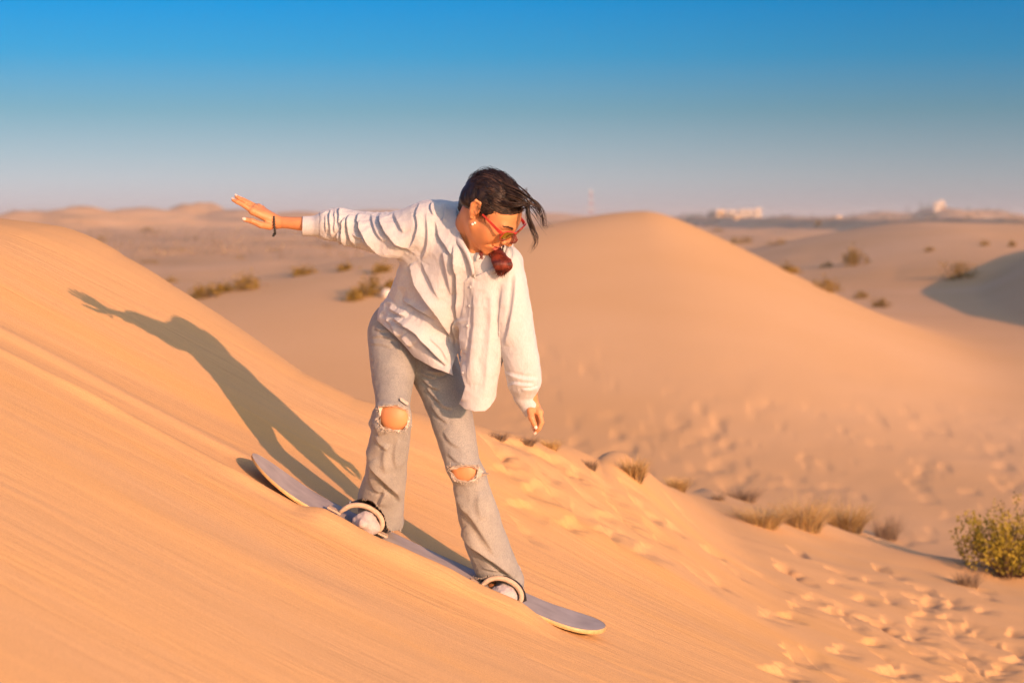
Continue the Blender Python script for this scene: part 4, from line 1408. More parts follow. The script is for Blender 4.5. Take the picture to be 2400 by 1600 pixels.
def build_fray():
    r = np.random.default_rng(4)
    me = jeans.data
    co = np.empty(len(me.vertices) * 3, np.float32); me.vertices.foreach_get('co', co)
    v = co.reshape(-1, 3).astype(float) + np.array(rider.location)
    q = proj(v)
    vf = v[:, 1] < Y0
    def depth(x, y):
        m = vf & (((q - np.array([x, y])) ** 2).sum(1) < 49)
        return v[m][:, 1].min() - Y0 if m.any() else -0.2
    for K, spans in ((KNEE_R, 26), (KNEE_L, 40)):
        g = Geo()
        L = pline(K + [K[0]], 2.5)
        cen = np.array(K).mean(0)
        for k in range(spans):
            i = r.integers(0, len(L) - 12)
            a = L[i] + r.normal(size=2) * 1.2
            b = L[(i + r.integers(4, 14)) % len(L)] + r.normal(size=2) * 1.5
            inw = (cen - (a + b) / 2); inw /= np.linalg.norm(inw)
            mid = (a + b) / 2 + inw * r.uniform(-1.5, 4.0)
            da, db = depth(*a), depth(*b)
            pts = pline([list(W(a[0], a[1], da - .002)), list(W(mid[0], mid[1], (da + db) / 2 - r.uniform(.001, .008))), list(W(b[0], b[1], db - .002))], 0.004)
            V, F = tube(pts, r.uniform(.0005, .0011), 4)
            g.add(V, F)
        # loose ends
        for k in range(45):
            i = r.integers(0, len(L))
            a = L[i]; da = depth(*a)
            dirv = r.normal(size=2) * 4 + (a - cen) * 0.05
            pts = pline([list(W(a[0], a[1], da - .002)), list(W(a[0] + dirv[0] * .6, a[1] + dirv[1] * .6, da - .007)), list(W(a[0] + dirv[0], a[1] + dirv[1] + 1.5, da - .008))], 0.003)
            V, F = tube(pts, r.uniform(.0005, .0010), 4)
            g.add(V, F)
        # a few flat flaps of undyed weft
        o = g.build('frayed_threads', MAT_THREAD, jeans)
    flaps = [[(886, 952), (912, 949), (934, 949.5), (900, 962), (890, 975)], [(889, 985), (895, 1004), (902, 1007), (892, 992)], [(955, 968), (961, 980), (956, 1002), (950, 1006), (954, 990)], [(923, 1007), (940, 1006), (934, 1014)], [(949, 1000), (958, 986), (956, 1002)],
             [(1052, 1096), (1085, 1090), (1070, 1099), (1056, 1101)], [(1120, 1096), (1134, 1106), (1148, 1110), (1128, 1116), (1116, 1120)], [(1056, 1108), (1068, 1122), (1090, 1128), (1066, 1128), (1058, 1118)], [(1095, 1128), (1116, 1120), (1124, 1114), (1112, 1127)]]
    for fl in flaps:
        pts = [W(x, y, depth(x, y) - .0015) for x, y in fl]
        c = sum(pts) / len(pts) + np.array([0, -.002, 0])
        V = pts + [c]; n = len(pts)
        o = mesh_obj('torn_weft', V, [(i, (i + 1) % n, n) for i in range(n)], MAT_THREAD, jeans, smooth=False)
        md = o.modifiers.new('thickness', 'SOLIDIFY'); md.thickness = 0.0012
    # pale lining seen through the slit
    pts = [W(x, y, depth(x, y) - .0005) for x, y in [(936, 932), (942, 933), (957, 943), (957, 949), (952, 949), (938, 938)]]
    o = mesh_obj('torn_weft', pts, [tuple(range(6))], MAT_THREAD, jeans, smooth=False)
    md = o.modifiers.new('thickness', 'SOLIDIFY'); md.thickness = 0.0008
    # stitching along the outer and inner seams, and the frayed outer edge of the left leg
    g = Geo()
    for seam in ([(871, 830), (874, 870), (882, 915)], [(1077, 1180), (1083, 1215), (1092, 1262), (1104, 1300), (1121, 1342)], [(1085, 1185), (1092, 1225), (1101, 1265), (1112, 1300), (1129, 1340)]):
        for x, y in pline(seam, 7)[::2]:
            d = depth(x, y)
            V, F = tube(np.array([W(x, y - 1.6, d - .001), W(x, y + 1.6, d - .001)]), .0008, 5); g.add(V, F)
    o = g.build('stitching', MAT_SEAM, jeans); o['kind'] = 'stuff'
    # frayed hems
    g = Geo()
    for hem in (JEANS_KEEP[10:23], JEANS_KEEP[4:12]):
        L = pline(hem, 2.0)
        for k in range(90):
            x, y = L[r.integers(len(L))]
            d = depth(x, y - 2)
            if d < -.199: continue
            V, F = tube(np.array([W(x, y - 1, d - .001), W(x + r.normal() * 1.5, y + 2.5, d - .002), W(x + r.normal() * 3, y + r.uniform(3, 7), d - .001)]), [.0007, .0006, .0004], 4); g.add(V, F)
    o = g.build('frayed_hem', MAT_THREAD, jeans); o['kind'] = 'stuff'
build_fray()

# ---- socks
def build_sock(A, dx, dy):
    a = lambda x, y, d: W(x + dx, y + dy, d)
    def f(p):
        d = s_cone(p, a(872, 1208, .07), a(866, 1214, -.02), .034, .036)
        d = su(d, s_cone(p, a(866, 1214, -.02), a(858, 1224, -.085), .032, .033), .02)
        d = su(d, s_cone(p, a(846, 1222, -.085), a(873, 1236, -.085), .020, .022), .022)
        d = su(d, s_cone(p, a(852, 1226, -.085), a(851, 1230, -.125), .026, .018), .02)
        d = su(d, s_cone(p, a(866, 1212, .02), a(872, 1170, .045), .035, .037), .03)
        return d
    c0 = a(862, 1210, -.03)
    V, F = surface_net(f, c0 - 0.17, c0 + 0.17, 0.003, 2)
    N = vert_normals(V, F)
    V = V + N * (0.0045 * fbm(V[:, 0] * 34, V[:, 1] * 16, V[:, 2] * 34, 3, seed=171))[:, None]
    return mesh_obj('sock', V, F, MAT_SOCK, rider)
build_sock(AN_R, 0, 0)
build_sock(AN_L, 322, 170)
# ------------------------------------------------------------------ hair, glasses, jewellery
def hair_mat(name, c0, c1, rough=0.42):
    m, nt, b = new_mat(name)
    L = nt.links.new
    tc = nt.nodes.new('ShaderNodeTexCoord')
    n = nt.nodes.new('ShaderNodeTexNoise'); n.inputs['Scale'].default_value = 60; n.inputs['Detail'].default_value = 4
    L(tc.outputs['Object'], n.inputs['Vector'])
    r = nt.nodes.new('ShaderNodeValToRGB')
    r.color_ramp.elements[0].position = 0.35; r.color_ramp.elements[0].color = (*c0, 1)
    r.color_ramp.elements[1].position = 0.68; r.color_ramp.elements[1].color = (*c1, 1)
    L(n.outputs['Fac'], r.inputs['Fac']); L(r.outputs['Color'], b.inputs['Base Color'])
    b.inputs['Roughness'].default_value = rough
    b.inputs['Specular IOR Level'].default_value = 0.35
    return m
MAT_HAIR = hair_mat('hair_dark', (0.007, 0.004, 0.004), (0.032, 0.017, 0.012))
MAT_HAIR_RED = hair_mat('hair_red', (0.050, 0.007, 0.005), (0.210, 0.036, 0.018))
MAT_HAIR_RED_LIGHT = hair_mat('hair_red_light', (0.170, 0.028, 0.014), (0.480, 0.105, 0.042))
MAT_HAIR_BROWN = hair_mat('hair_brown', (0.022, 0.012, 0.008), (0.085, 0.046, 0.030))
MAT_FRAME = plain_mat('glasses_red', (0.50, 0.040, 0.030), 0.35, 0.5)
MAT_LENS, _nt, _b = new_mat('mirror_lens')
_b.inputs['Base Color'].default_value = (0.42, 0.30, 0.03, 1); _b.inputs['Metallic'].default_value = 0.85; _b.inputs['Roughness'].default_value = 0.12
MAT_PEARL = plain_mat('pearl', (0.85, 0.82, 0.76), 0.15, 0.7)
MAT_BEAD = plain_mat('dark_bead', (0.012, 0.014, 0.013), 0.18, 0.6)

def march(field, px, py, y0=5.75, y1=6.9, n=700):
    Ys = np.linspace(y0, y1, n)
    q = P(px, py, 1.0)
    pts = np.stack([q[0] * Ys, Ys, q[2] * Ys], 1)
    d = field(pts)
    k = np.argmax(d < 0)
    return pts[k] if d[k] < 0 else None

def hair_cap_field(p):
    h = world_to_head(p)
    d = s_ell(h, (0, -0.016, 0.026), (0.0760, 0.090, 0.078))
    d = su(d, s_ell(h, (0, -0.055, -0.022), (0.058, 0.042, 0.048)), 0.04)
    # hairline: from the forehead down past the temple, over the ear and to the nape
    ax = np.abs(h[:, 0])
    line = np.where(h[:, 2] > 0.0, 0.016 + 0.80 * h[:, 2], 0.016 + 1.9 * h[:, 2])
    line = line + 0.010 * vnoise(h[:, 0] * 40, h[:, 2] * 40, seed=201) - 0.25 * np.maximum(ax - 0.05, 0)
    cutf = (h[:, 1] - line) * 0.75
    d = -su(-d, -cutf, 0.018)
    low = -0.075 - h[:, 2]
    d = -su(-d, -low, 0.015)
    # leave the ears free
    d = ss(d, s_ell(np.stack([ax, h[:, 1], h[:, 2]], 1), (0.082, -0.016, -0.004), (0.020, 0.019, 0.031)), 0.006)
    return d * HEAD_S

def build_hair():
    r = np.random.default_rng(12)
    root = empty('hair', tuple(HEAD_C - np.array(rider.location)), rider)
    c = HEAD_C
    V, F = surface_net(hair_cap_field, c - 0.17, c + 0.17, 0.0024, 2)
    h = world_to_head(V)
    N = vert_normals(V, F)
    ang = np.arctan2(h[:, 2] - 0.01, h[:, 1])
    rad = np.hypot(h[:, 1], h[:, 2] - 0.02)
    xx = h[:, 0] * (1 + 0.5 * np.sin(ang * 1.3))
    g = 0.0024 * vnoise(xx * 120, ang * 2.0, seed=211) + 0.0030 * vnoise(xx * 55, ang * 2.5, seed=212)
    V = V + N * g[:, None]
    mesh_obj('hair_cap', V, F, MAT_HAIR, root)
    def strands(paths, mat, name, rad=(.0006, .0012), n=5):
        G = Geo()
        for pth in paths:
            m = len(pth)
            t = np.linspace(0, 1, m)
            R = r.uniform(*rad) * np.clip(np.minimum(1.0, (1.02 - t) / 0.35), 0.18, 1)
            V, F = tube(pth, R, n); G.add(V, F)
        o = G.build(name, mat, root)
        o['kind'] = 'stuff'
        return o
    # strands combed back over the cap
    paths = []
    for k in range(420):
        x0 = r.uniform(-0.074, 0.074)
        a0, a1 = r.uniform(0.75, 1.5), r.uniform(2.5, 3.6)
        lift = 1.012 + abs(r.normal()) * 0.016
        aa = np.linspace(a0, a1, 14)
        ph = r.uniform(0, 6)
        pts = []
        for i, a in enumerate(aa):
            x = x0 * (1 - 0.25 * i / 13) + 0.003 * math.sin(a * 3 + ph)
            w = math.sqrt(max(0.03, 1 - (x / 0.0760) ** 2))
            pts.append((x, -0.016 + 0.090 * w * math.cos(a) * lift, 0.026 + 0.078 * w * math.sin(a) * lift))
        paths.append(head_to_world(np.array(pts)))
    strands(paths, MAT_HAIR, 'strands')
    # thicker combed locks give the cap its ridges
    for mat, cnt in ((MAT_HAIR, 60), (MAT_HAIR_BROWN, 26)):
        G = Geo()
        for k in range(cnt):
            x0 = r.uniform(-0.072, 0.074)
            a0, a1 = r.uniform(0.62, 1.25), r.uniform(2.6, 3.7)
            ph = r.uniform(0, 6); lift = 1.0 + r.uniform(-.004, .018)
            pts = []
            for i, a in enumerate(np.linspace(a0, a1, 16)):
                x = x0 * (1 - 0.30 * i / 15) + 0.005 * math.sin(a * 2.2 + ph)
                w = math.sqrt(max(0.03, 1 - (x / 0.0760) ** 2))
                pts.append((x, -0.016 + 0.090 * w * math.cos(a) * lift, 0.026 + 0.078 * w * math.sin(a) * lift))
            t = np.linspace(0, 1, 16)
            R = r.uniform(.0022, .0042) * np.clip(np.minimum(t + .15, 1.02 - t) / .35, .1, 1)
            V, F = tube(head_to_world(np.array(pts)), R, 6); G.add(V, F)
        o = G.build('hair_locks', mat, root); o['kind'] = 'stuff'
    # fly-aways
    paths = []
    for k in range(130):
        x0 = r.uniform(-0.07, 0.07); a0 = r.uniform(0.5, 2.6); a1 = a0 + r.uniform(0.6, 1.5)
        lift0 = r.uniform(1.0, 1.04); top = r.uniform(0.04, 0.16)
        pts = []
        for i, a in enumerate(np.linspace(a0, a1, 14)):
            t = i / 13
            L = lift0 + top * math.sin(t * math.pi) ** 1.3
            x = x0 + 0.012 * math.sin(t * 4 + k)
            w = math.sqrt(max(0.05, 1 - (x / 0.0760) ** 2))
            pts.append((x, -0.016 + 0.090 * w * math.cos(a) * L, 0.026 + 0.078 * w * math.sin(a) * L))
        paths.append(head_to_world(np.array(pts)))
    strands(paths, MAT_HAIR, 'loose_strands', (.0003, .0006), 4)
    wisps = []
    # locks blown forward over the forehead and to the right
    def lock(pts, n, spread, wig=1.5, end=None):
        out = []
        base = np.array(pts, float)
        for k in range(n):
            o = r.normal(size=3) * spread
            o2 = r.normal(size=3) * spread * 1.6
            m = len(base)
            q = base.copy()
            for i in range(m):
                t = i / (m - 1)
                j = o * (1 - t) + o2 * t
                q[i, 0] += j[0] + wig * math.sin(i * 1.7 + k) * t
                q[i, 1] += j[1]
                q[i, 2] += j[2] / 730
            w = [list(W(*p)) for p in q]
            out.append(pline(w, 0.006))
        return out
    D = -0.40
    paths = []
    L1 = [(1180, 430, D + .0), (1215, 446, D - .01), (1238, 462, D - .01), (1255, 474, D), (1267, 492, D), (1272, 512, D), (1275, 530, D + .01), (1284, 527, D + .01)]
    L2 = [(1190, 455, D - .02), (1222, 468, D - .02), (1237, 484, D - .01), (1240, 512, D - .01), (1250, 536, D), (1257, 555, D), (1256, 570, D + .01), (1246, 585, D + .01)]
    L3 = [(1170, 440, D), (1205, 455, D - .02), (1232, 470, D - .02), (1252, 492, D - .01), (1262, 510, D), (1268, 520, D), (1280, 533, D)]
    L4 = [(1175, 470, D - .03), (1205, 478, D - .04), (1230, 476, D - .03), (1246, 480, D - .02), (1262, 488, D - .01), (1272, 505, D - .01)]
    L5 = [(1200, 448, D), (1232, 478, D - .02), (1236, 505, D - .02), (1244, 530, D - .01), (1252, 556, D)]
    L6 = [(1160, 413, D + .05), (1194, 424, D + .03), (1220, 443, D + .01), (1240, 464, D), (1250, 488, D), (1262, 500, D)]
    for L, n, s in ((L1, 15, 2.6), (L2, 18, 2.4), (L3, 8, 4.5), (L4, 14, 4.0), (L5, 9, 2.6), (L6, 10, 4)):
        paths += lock(L, n, s)
    # hair swept across the brow
    for k in range(150):
        y = r.uniform(438, 482)
        x0 = r.uniform(1135, 1165)
        p = []
        for i in range(9):
            t = i / 8
            px = x0 + (1236 - x0) * t
            py = y + 22 * math.sin(t * math.pi * 0.85) * (0.6 + 0.4 * (y - 438) / 44) - 4 * t + 2.5 * math.sin(t * 5 + k)
            p.append((px, py))
        w = []
        for (px, py) in p:
            hit = march(lambda z: np.minimum(head_field(z), hair_cap_field(z)), px, py, 5.85, 6.2, 180)
            if hit is None: 
                w.append(W(px, py, D - .01)); continue
            w.append(hit + np.array([0, -r.uniform(.001, .006), 0]))
        paths.append(pline([list(a) for a in w], 0.006))
    # baby hair across the hairline
    for k in range(70):
        x0 = r.uniform(1150, 1222); y0 = 488 - 0.12 * (x0 - 1150) + r.normal() * 4
        p = [(x0, y0 - 8), (x0 + 4 + r.normal() * 3, y0), (x0 + 8 + r.normal() * 6, y0 + r.uniform(4, 16))]
        w = []
        for (px, py) in p:
            hit = march(lambda z: np.minimum(head_field(z), hair_cap_field(z)), px, py, 5.85, 6.2, 180)
            if hit is None: break
            w.append(list(hit + np.array([0, -.0015, 0])))
        if len(w) == 3: wisps.append(pline(w, 0.005))
    # side hair, from the brow back over the ear
    for k in range(90):
        x0 = r.uniform(1160, 1205); y0 = r.uniform(462, 500)
        x1 = r.uniform(1085, 1110); y1 = r.uniform(462, 500)
        p = []
        for i in range(8):
            t = i / 7
            p.append((x0 + (x1 - x0) * t, y0 + (y1 - y0) * t + r.uniform(4, 14) * math.sin(t * math.pi) * (1 if y0 > 480 else -0.3)))
        w = []
        for (px, py) in p:
            hit = march(hair_cap_field, px, py, 5.85, 6.3, 200)
            if hit is None: w = []; break
            w.append(hit + np.array([0, -r.uniform(.0005, .003), 0]))
        if len(w) > 3: paths.append(pline([list(a) for a in w], 0.008))
    strands(paths[0::3] + paths[1::3], MAT_HAIR, 'front_locks', (.0006, .0013), 5)
    strands(paths[2::3], MAT_HAIR_BROWN, 'front_locks', (.0006, .0014), 5)
    # wisps in front of the ear
    for k in range(40):
        x0, y0 = 1128 + r.normal() * 6, 486 + r.normal() * 4
        p = [(x0, y0), (x0 + 3 + r.normal() * 2, y0 + 10), (x0 + 4 + r.normal() * 4, y0 + 20 + r.uniform(0, 14))]
        w = []
        for (px, py) in p:
            hit = march(lambda z: np.minimum(head_field(z), hair_cap_field(z)), px, py, 5.85, 6.3, 200)
            if hit is None: break
            w.append(list(hit + np.array([0, -.0015, 0])))
        if len(w) == 3: wisps.append(pline(w, 0.005))
    strands(wisps, MAT_HAIR, 'side_wisps', (.0003, .0007), 4)
    # low ponytail: pulled back at the nape, brought forward over the far shoulder
    a = lambda x, y, dy: W(x, y, dy)
    nape = [(a(1106, 468, -.27), .040), (a(1094, 484, -.245), .028), (a(1096, 500, -.21), .022), (a(1128, 520, -.17), .024)]
    V, F = surface_net(lambda p: chain(p, nape, 0), a(1100, 490, -.23) - 0.13, a(1100, 490, -.23) + 0.13, 0.003, 2)
    N = vert_normals(V, F)
    V = V + N * (0.0016 * vnoise(V[:, 0] * 30, V[:, 1] * 60, V[:, 2] * 90 + V[:, 0] * 60, seed=221))[:, None]
    mesh_obj('nape_hair', V, F, MAT_HAIR, root)
    core = [(a(1163, 566, -.24), .012), (a(1164, 588, -.290), .010), (a(1173, 604, -.320), .012), (a(1178, 616, -.326), .007), (a(1175, 626, -.326), .003)]
    V, F = surface_net(lambda p: chain(p, core, 0), a(1172, 600, -.30) - 0.11, a(1172, 600, -.30) + 0.11, 0.003, 2)
    mesh_obj('ponytail_core', V, F, MAT_HAIR, root)
    for mat, seed_, cnt in ((MAT_HAIR_RED, 1, 46), (MAT_HAIR_RED_LIGHT, 2, 26)):
        rr = np.random.default_rng(40 + seed_)
        paths = []
        for k in range(cnt):
            s = rr.uniform(-1, 1); e = (1 - s * s) ** .5; dep = rr.uniform(-.2, 1.3)
            flip = rr.uniform(-12, 14); L = rr.uniform(.70, 1.14); wv = rr.uniform(0, 6)
            q = lambda t: 3.4 * math.sin(wv + t * 2.6)
            pts = [(1163 + 4 * s, 560, -.245), (1162 + 8 * s, 580, -.285 - .010 * e * dep), (1166 + 17 * s + q(1), 596, -.312 - .018 * e * dep), (1174 + 22 * s + q(2), 598 + 15 * L, -.330 - .020 * e * dep),
                   (1178 + 21 * s + q(3), 598 + 29 * L, -.336 - .018 * e * dep), (1174 + 19 * s + flip * .5 + q(4), 598 + 42 * L - 9 * abs(s), -.338 - .012 * e * dep), (1168 + 12 * s + flip, 598 + 52 * L - 15 * abs(s), -.336)]
            paths.append(pline([list(W(*p)) for p in pts], 0.005))
        G = Geo()
        for pth in paths:
            t = np.linspace(0, 1, len(pth))
            R = rr.uniform(.0009, .0024) * np.clip(np.minimum(1, (1.01 - t) / .5), .06, 1)
            V, F = tube(pth, R, 6); G.add(V, F)
        o = G.build('ponytail', mat, root); o['kind'] = 'stuff'
    paths = []
    for k in range(120):
        s = r.uniform(-1, 1); dd = r.uniform(-1, 1)
        flip = r.uniform(-6, 10)
        e = (1 - s * s) ** .5
        pts = [(1164 + 7 * s, 580 + 3 * dd, -.285 - .018 * e), (1168 + 16 * s, 596, -.322 - .020 * e), (1175 + 24 * s, 612, -.345 - .020 * e),
               (1179 + 22 * s, 627, -.350 - .016 * e), (1175 + 14 * s + flip * .3, 640 + 6 * r.random() - 5 * abs(s), -.348), (1171 + 10 * s + flip, 645 + 9 * r.random() - 10 * abs(s), -.345)]
        paths.append(pline([list(W(*p)) for p in pts], 0.007))
    for k in range(10):
        pts = [(1128 + r.normal() * 3, 588, -.312), (1127 + r.normal() * 3, 597, -.325), (1129 + r.normal() * 4, 608, -.328)]
        paths.append(pline([list(W(*p)) for p in pts], 0.006))
    for k in range(10):
        pts = [(1206 + r.normal() * 3, 548, -.36), (1209 + r.normal() * 3, 562, -.36), (1202 + r.normal() * 4, 570, -.36), (1195 + r.normal() * 4, 566 + r.normal() * 3, -.37)]
        paths.append(pline([list(W(*p)) for p in pts], 0.006))
    strands(paths, MAT_HAIR_RED, 'tail_strands', (.0007, .0017), 5)
build_hair()

def build_glasses():
    root = empty('sunglasses', tuple(head_to_world((0, 0.095, 0.0)) - np.array(rider.location)), rider)
    def shape(sx, n=44, grow=0.0):
        # rounded, slightly raised towards the temple
        pts = []
        for k in range(n):
            a = 2 * math.pi * k / n
            e = 0.62
            cx, cz = math.copysign(abs(math.cos(a)) ** e, math.cos(a)), math.copysign(abs(math.sin(a)) ** e, math.sin(a))
            x = cx * (0.0285 + grow); z = cz * (0.0165 + grow)
            x *= 1.0 + 0.10 * (cz > 0) * abs(cz)
            z += 0.0045 * cx * (cz > -0.2) - 0.002
            X = 0.0340 + x
            pts.append((sx * X, 0.1005 - 2.6 * X * X, z + 0.0060 + 0.06 * (X - 0.03)))
        return np.array(pts)
    for sx in (1, -1):
        ring = shape(sx)
        V, F = tube(head_to_world(ring), 0.0022, 8, closed=True)
        mesh_obj('rim', V, F, MAT_FRAME, root)
        c = ring.mean(0) + np.array([0, 0.0015, 0])
        L = np.concatenate([[c], c + (ring - c) * 0.55 + np.array([0, 0.0008, 0]), ring])
        n = len(ring)
        F = [(0, 1 + k, 1 + (k + 1) % n) for k in range(n)] + [(1 + k, 1 + n + k, 1 + n + (k + 1) % n, 1 + (k + 1) % n) for k in range(n)]
        o = mesh_obj('lens', head_to_world(L), F if sx > 0 else [f[::-1] for f in F], MAT_LENS, root)
        md = o.modifiers.new('thickness', 'SOLIDIFY'); md.thickness = 0.002
        # temple
        t = np.array([(sx * 0.0655, 0.0865, 0.0135), (sx * 0.0715, 0.078, 0.0140), (sx * 0.0735, 0.05, 0.0130), (sx * 0.0750, 0.026, 0.0118), (sx * 0.0745, 0.008, 0.0100)])
        g = Geo()
        pts = pline([list(p) for p in t], 0.006)
        hgt = np.interp(np.linspace(0, 1, len(pts)), [0, .15, .6, 1], [.0050, .0046, .0030, .0020])
        rows = []
        for p, hh in zip(pts, hgt):
            rows.append([p + np.array([ox * 0.0016, 0, oz * hh]) for ox, oz in ((-1, -1), (1, -1), (1, 1), (-1, 1))])
        Vt = np.array(rows).reshape(-1, 3)
        m = len(pts)
        Ft = [(i * 4 + k, i * 4 + (k + 1) % 4, (i + 1) * 4 + (k + 1) % 4, (i + 1) * 4 + k) for i in range(m - 1) for k in range(4)] + [(3, 2, 1, 0), ((m - 1) * 4, (m - 1) * 4 + 1, (m - 1) * 4 + 2, (m - 1) * 4 + 3)]
        mesh_obj('temple', head_to_world(Vt), Ft, MAT_FRAME, root, smooth=False)
    br = np.array([(-0.008, 0.1000, 0.010), (0, 0.1020, 0.0115), (0.008, 0.1000, 0.010)])
    V, F = tube(head_to_world(pline([list(p) for p in br], 0.002)), 0.0028, 8)
    mesh_obj('bridge', V, F, MAT_FRAME, root)
build_glasses()

def ico(sub=1):
    bm = bmesh.new()
    bmesh.ops.create_icosphere(bm, subdivisions=sub, radius=1.0)
    V = np.array([v.co[:] for v in bm.verts]); F = [tuple(v.index for v in f.verts) for f in bm.faces]
    bm.free()
    return V, F

def build_jewellery():
    V, F = ico(2)
    er = empty('earring', tuple(W(1110, 523, -.43) - np.array(rider.location)), rider)
    for (x, y) in ((1107.5, 525.5), (1113, 522.5)):
        hit = march(body_field, x, y, 5.85, 6.2, 300)
        c = (hit if hit is not None else W(x, y, -.42)) + np.array([0, -.0025, 0])
        mesh_obj('pearl', c + V * 0.0042, F, MAT_PEARL, er)
    br = empty('bracelet', tuple(W(643, 527, -.04) - np.array(rider.location)), rider)
    V1, F1 = ico(1)
    first = None
    n = 20
    for k in range(n):
        a = 2 * math.pi * k / n
        c = W(643.0 - 1.5 * math.sin(a), 526.5 - 21.5 * math.sin(a), -.042 + .027 * math.cos(a))
        if first is None:
            first = mesh_obj('bead', c + V1 * 0.0049, F1, MAT_BEAD, br)
            base = np.array(c)
        else:
            o = first.copy(); COL.objects.link(o); o.parent = br
            o.location = Vector(c - base)
    # short tassel hanging under the wrist
    G = Geo()
    for i in range(5):
        p0 = W(642 + (i - 2) * .8, 547, -.05); p1 = W(640.5 + (i - 2) * 1.2, 554 + (i % 2), -.05)
        Vt, Ft = tube(np.array([p0, (p0 + p1) / 2, p1]), 0.0011, 5); G.add(Vt, Ft)
    o = G.build('tassel', MAT_BEAD, br); o['kind'] = 'stuff'
build_jewellery()
# ------------------------------------------------------------------ plants
def leaf_mat(name, c0, c1, scale=3.0, rough=0.8):
    m, nt, b = new_mat(name)
    L = nt.links.new
    geo = nt.nodes.new('ShaderNodeNewGeometry')
    n = nt.nodes.new('ShaderNodeTexNoise'); n.inputs['Scale'].default_value = scale; n.inputs['Detail'].default_value = 5
    L(geo.outputs['Position'], n.inputs['Vector'])
    r = nt.nodes.new('ShaderNodeValToRGB')
    r.color_ramp.elements[0].position = 0.35; r.color_ramp.elements[0].color = (*c0, 1)
    r.color_ramp.elements[1].position = 0.66; r.color_ramp.elements[1].color = (*c1, 1)
    L(n.outputs['Fac'], r.inputs['Fac']); L(r.outputs['Color'], b.inputs['Base Color'])
    b.inputs['Roughness'].default_value = rough
    b.inputs['Specular IOR Level'].default_value = 0.15
    return m
MAT_SHRUB = leaf_mat('shrub_foliage', (0.17, 0.105, 0.020), (0.32, 0.195, 0.035), 2.0)
MAT_SHRUB_G = leaf_mat('green_foliage', (0.17, 0.135, 0.018), (0.42, 0.30, 0.035), 6.0)
MAT_STRAW = leaf_mat('dry_grass', (0.34, 0.215, 0.085), (0.60, 0.40, 0.165), 9.0)
MAT_DEAD = leaf_mat('dead_brush', (0.19, 0.130, 0.085), (0.32, 0.225, 0.145), 7.0)
MAT_TWIG = plain_mat('twig', (0.13, 0.085, 0.055), 0.9, 0.1, 0, 0.2, 30)
MAT_TREE = leaf_mat('far_tree_foliage', (0.045, 0.045, 0.025), (0.085, 0.075, 0.035), 0.4)

def blades(r, n, rx, ry, h, lean=0.5, width=0.006, seg=3, droop=0.3, base=0.3):
    V = []; F = []
    for k in range(n):
        a = r.uniform(0, 2 * math.pi); q = math.sqrt(r.random()) * base
        bx, by = math.cos(a) * rx * q, math.sin(a) * ry * q
        a2 = a + r.normal() * 0.6
        hh = h * r.uniform(0.45, 1.0)
        L = lean * r.uniform(0.3, 1.2)
        dx, dy = math.cos(a2) * rx * L, math.sin(a2) * ry * L
        w = width * r.uniform(0.6, 1.3)
        pa = a2 + math.pi / 2 + r.normal() * 0.8
        ux, uy = math.cos(pa) * w, math.sin(pa) * w
        i0 = len(V)
        for s in range(seg + 1):
            t = s / seg
            x = bx + dx * t ** 1.4; y = by + dy * t ** 1.4
            z = hh * (t - droop * t * t * r.uniform(0.6, 1.2))
            k2 = (1 - t) * 0.85 + 0.15
            V.append((x - ux * k2, y - uy * k2, z)); V.append((x + ux * k2, y + uy * k2, z))
        for s in range(seg):
            b = i0 + s * 2
            F.append((b, b + 1, b + 3, b + 2))
    return np.array(V), F

def tufts(r, n, rx, ry, h, size, dome=0.75, flat=0.0):
    """Leaf-sized faces in clumps through a rough dome: gaps between, no smooth outline."""
    V = []; F = []
    nc = max(6, n // 16)
    cl = []
    for c in range(nc):
        a = r.uniform(0, 2 * math.pi); q = math.sqrt(r.random())
        z = h * (0.12 + 0.88 * r.random() ** 0.8) * (1 - dome * q * q)
        cl.append((math.cos(a) * rx * q, math.sin(a) * ry * q, max(z, 0.06 * h), r.uniform(0.6, 1.5)))
    for k in range(n):
        cx, cy, cz, cs = cl[r.integers(nc)]
        s = size * cs
        p = np.array([cx, cy, cz]) + r.normal(size=3) * s * np.array([1.5, 1.5, 1.5])
        p[2] = max(p[2], 0.01)
        d = r.normal(size=3) + np.array([0, 0, 0.9]); d /= np.linalg.norm(d)
        e = np.cross(d, r.normal(size=3)); e /= np.linalg.norm(e) + 1e-9
        L, w = s * r.uniform(0.9, 1.9), s * r.uniform(0.28, 0.5)
        i = len(V)
        V += [p - d * L * .5, p + e * w, p + d * L * .5, p - e * w]
        F.append((i, i + 1, i + 2, i + 3))
    return np.array(V), F

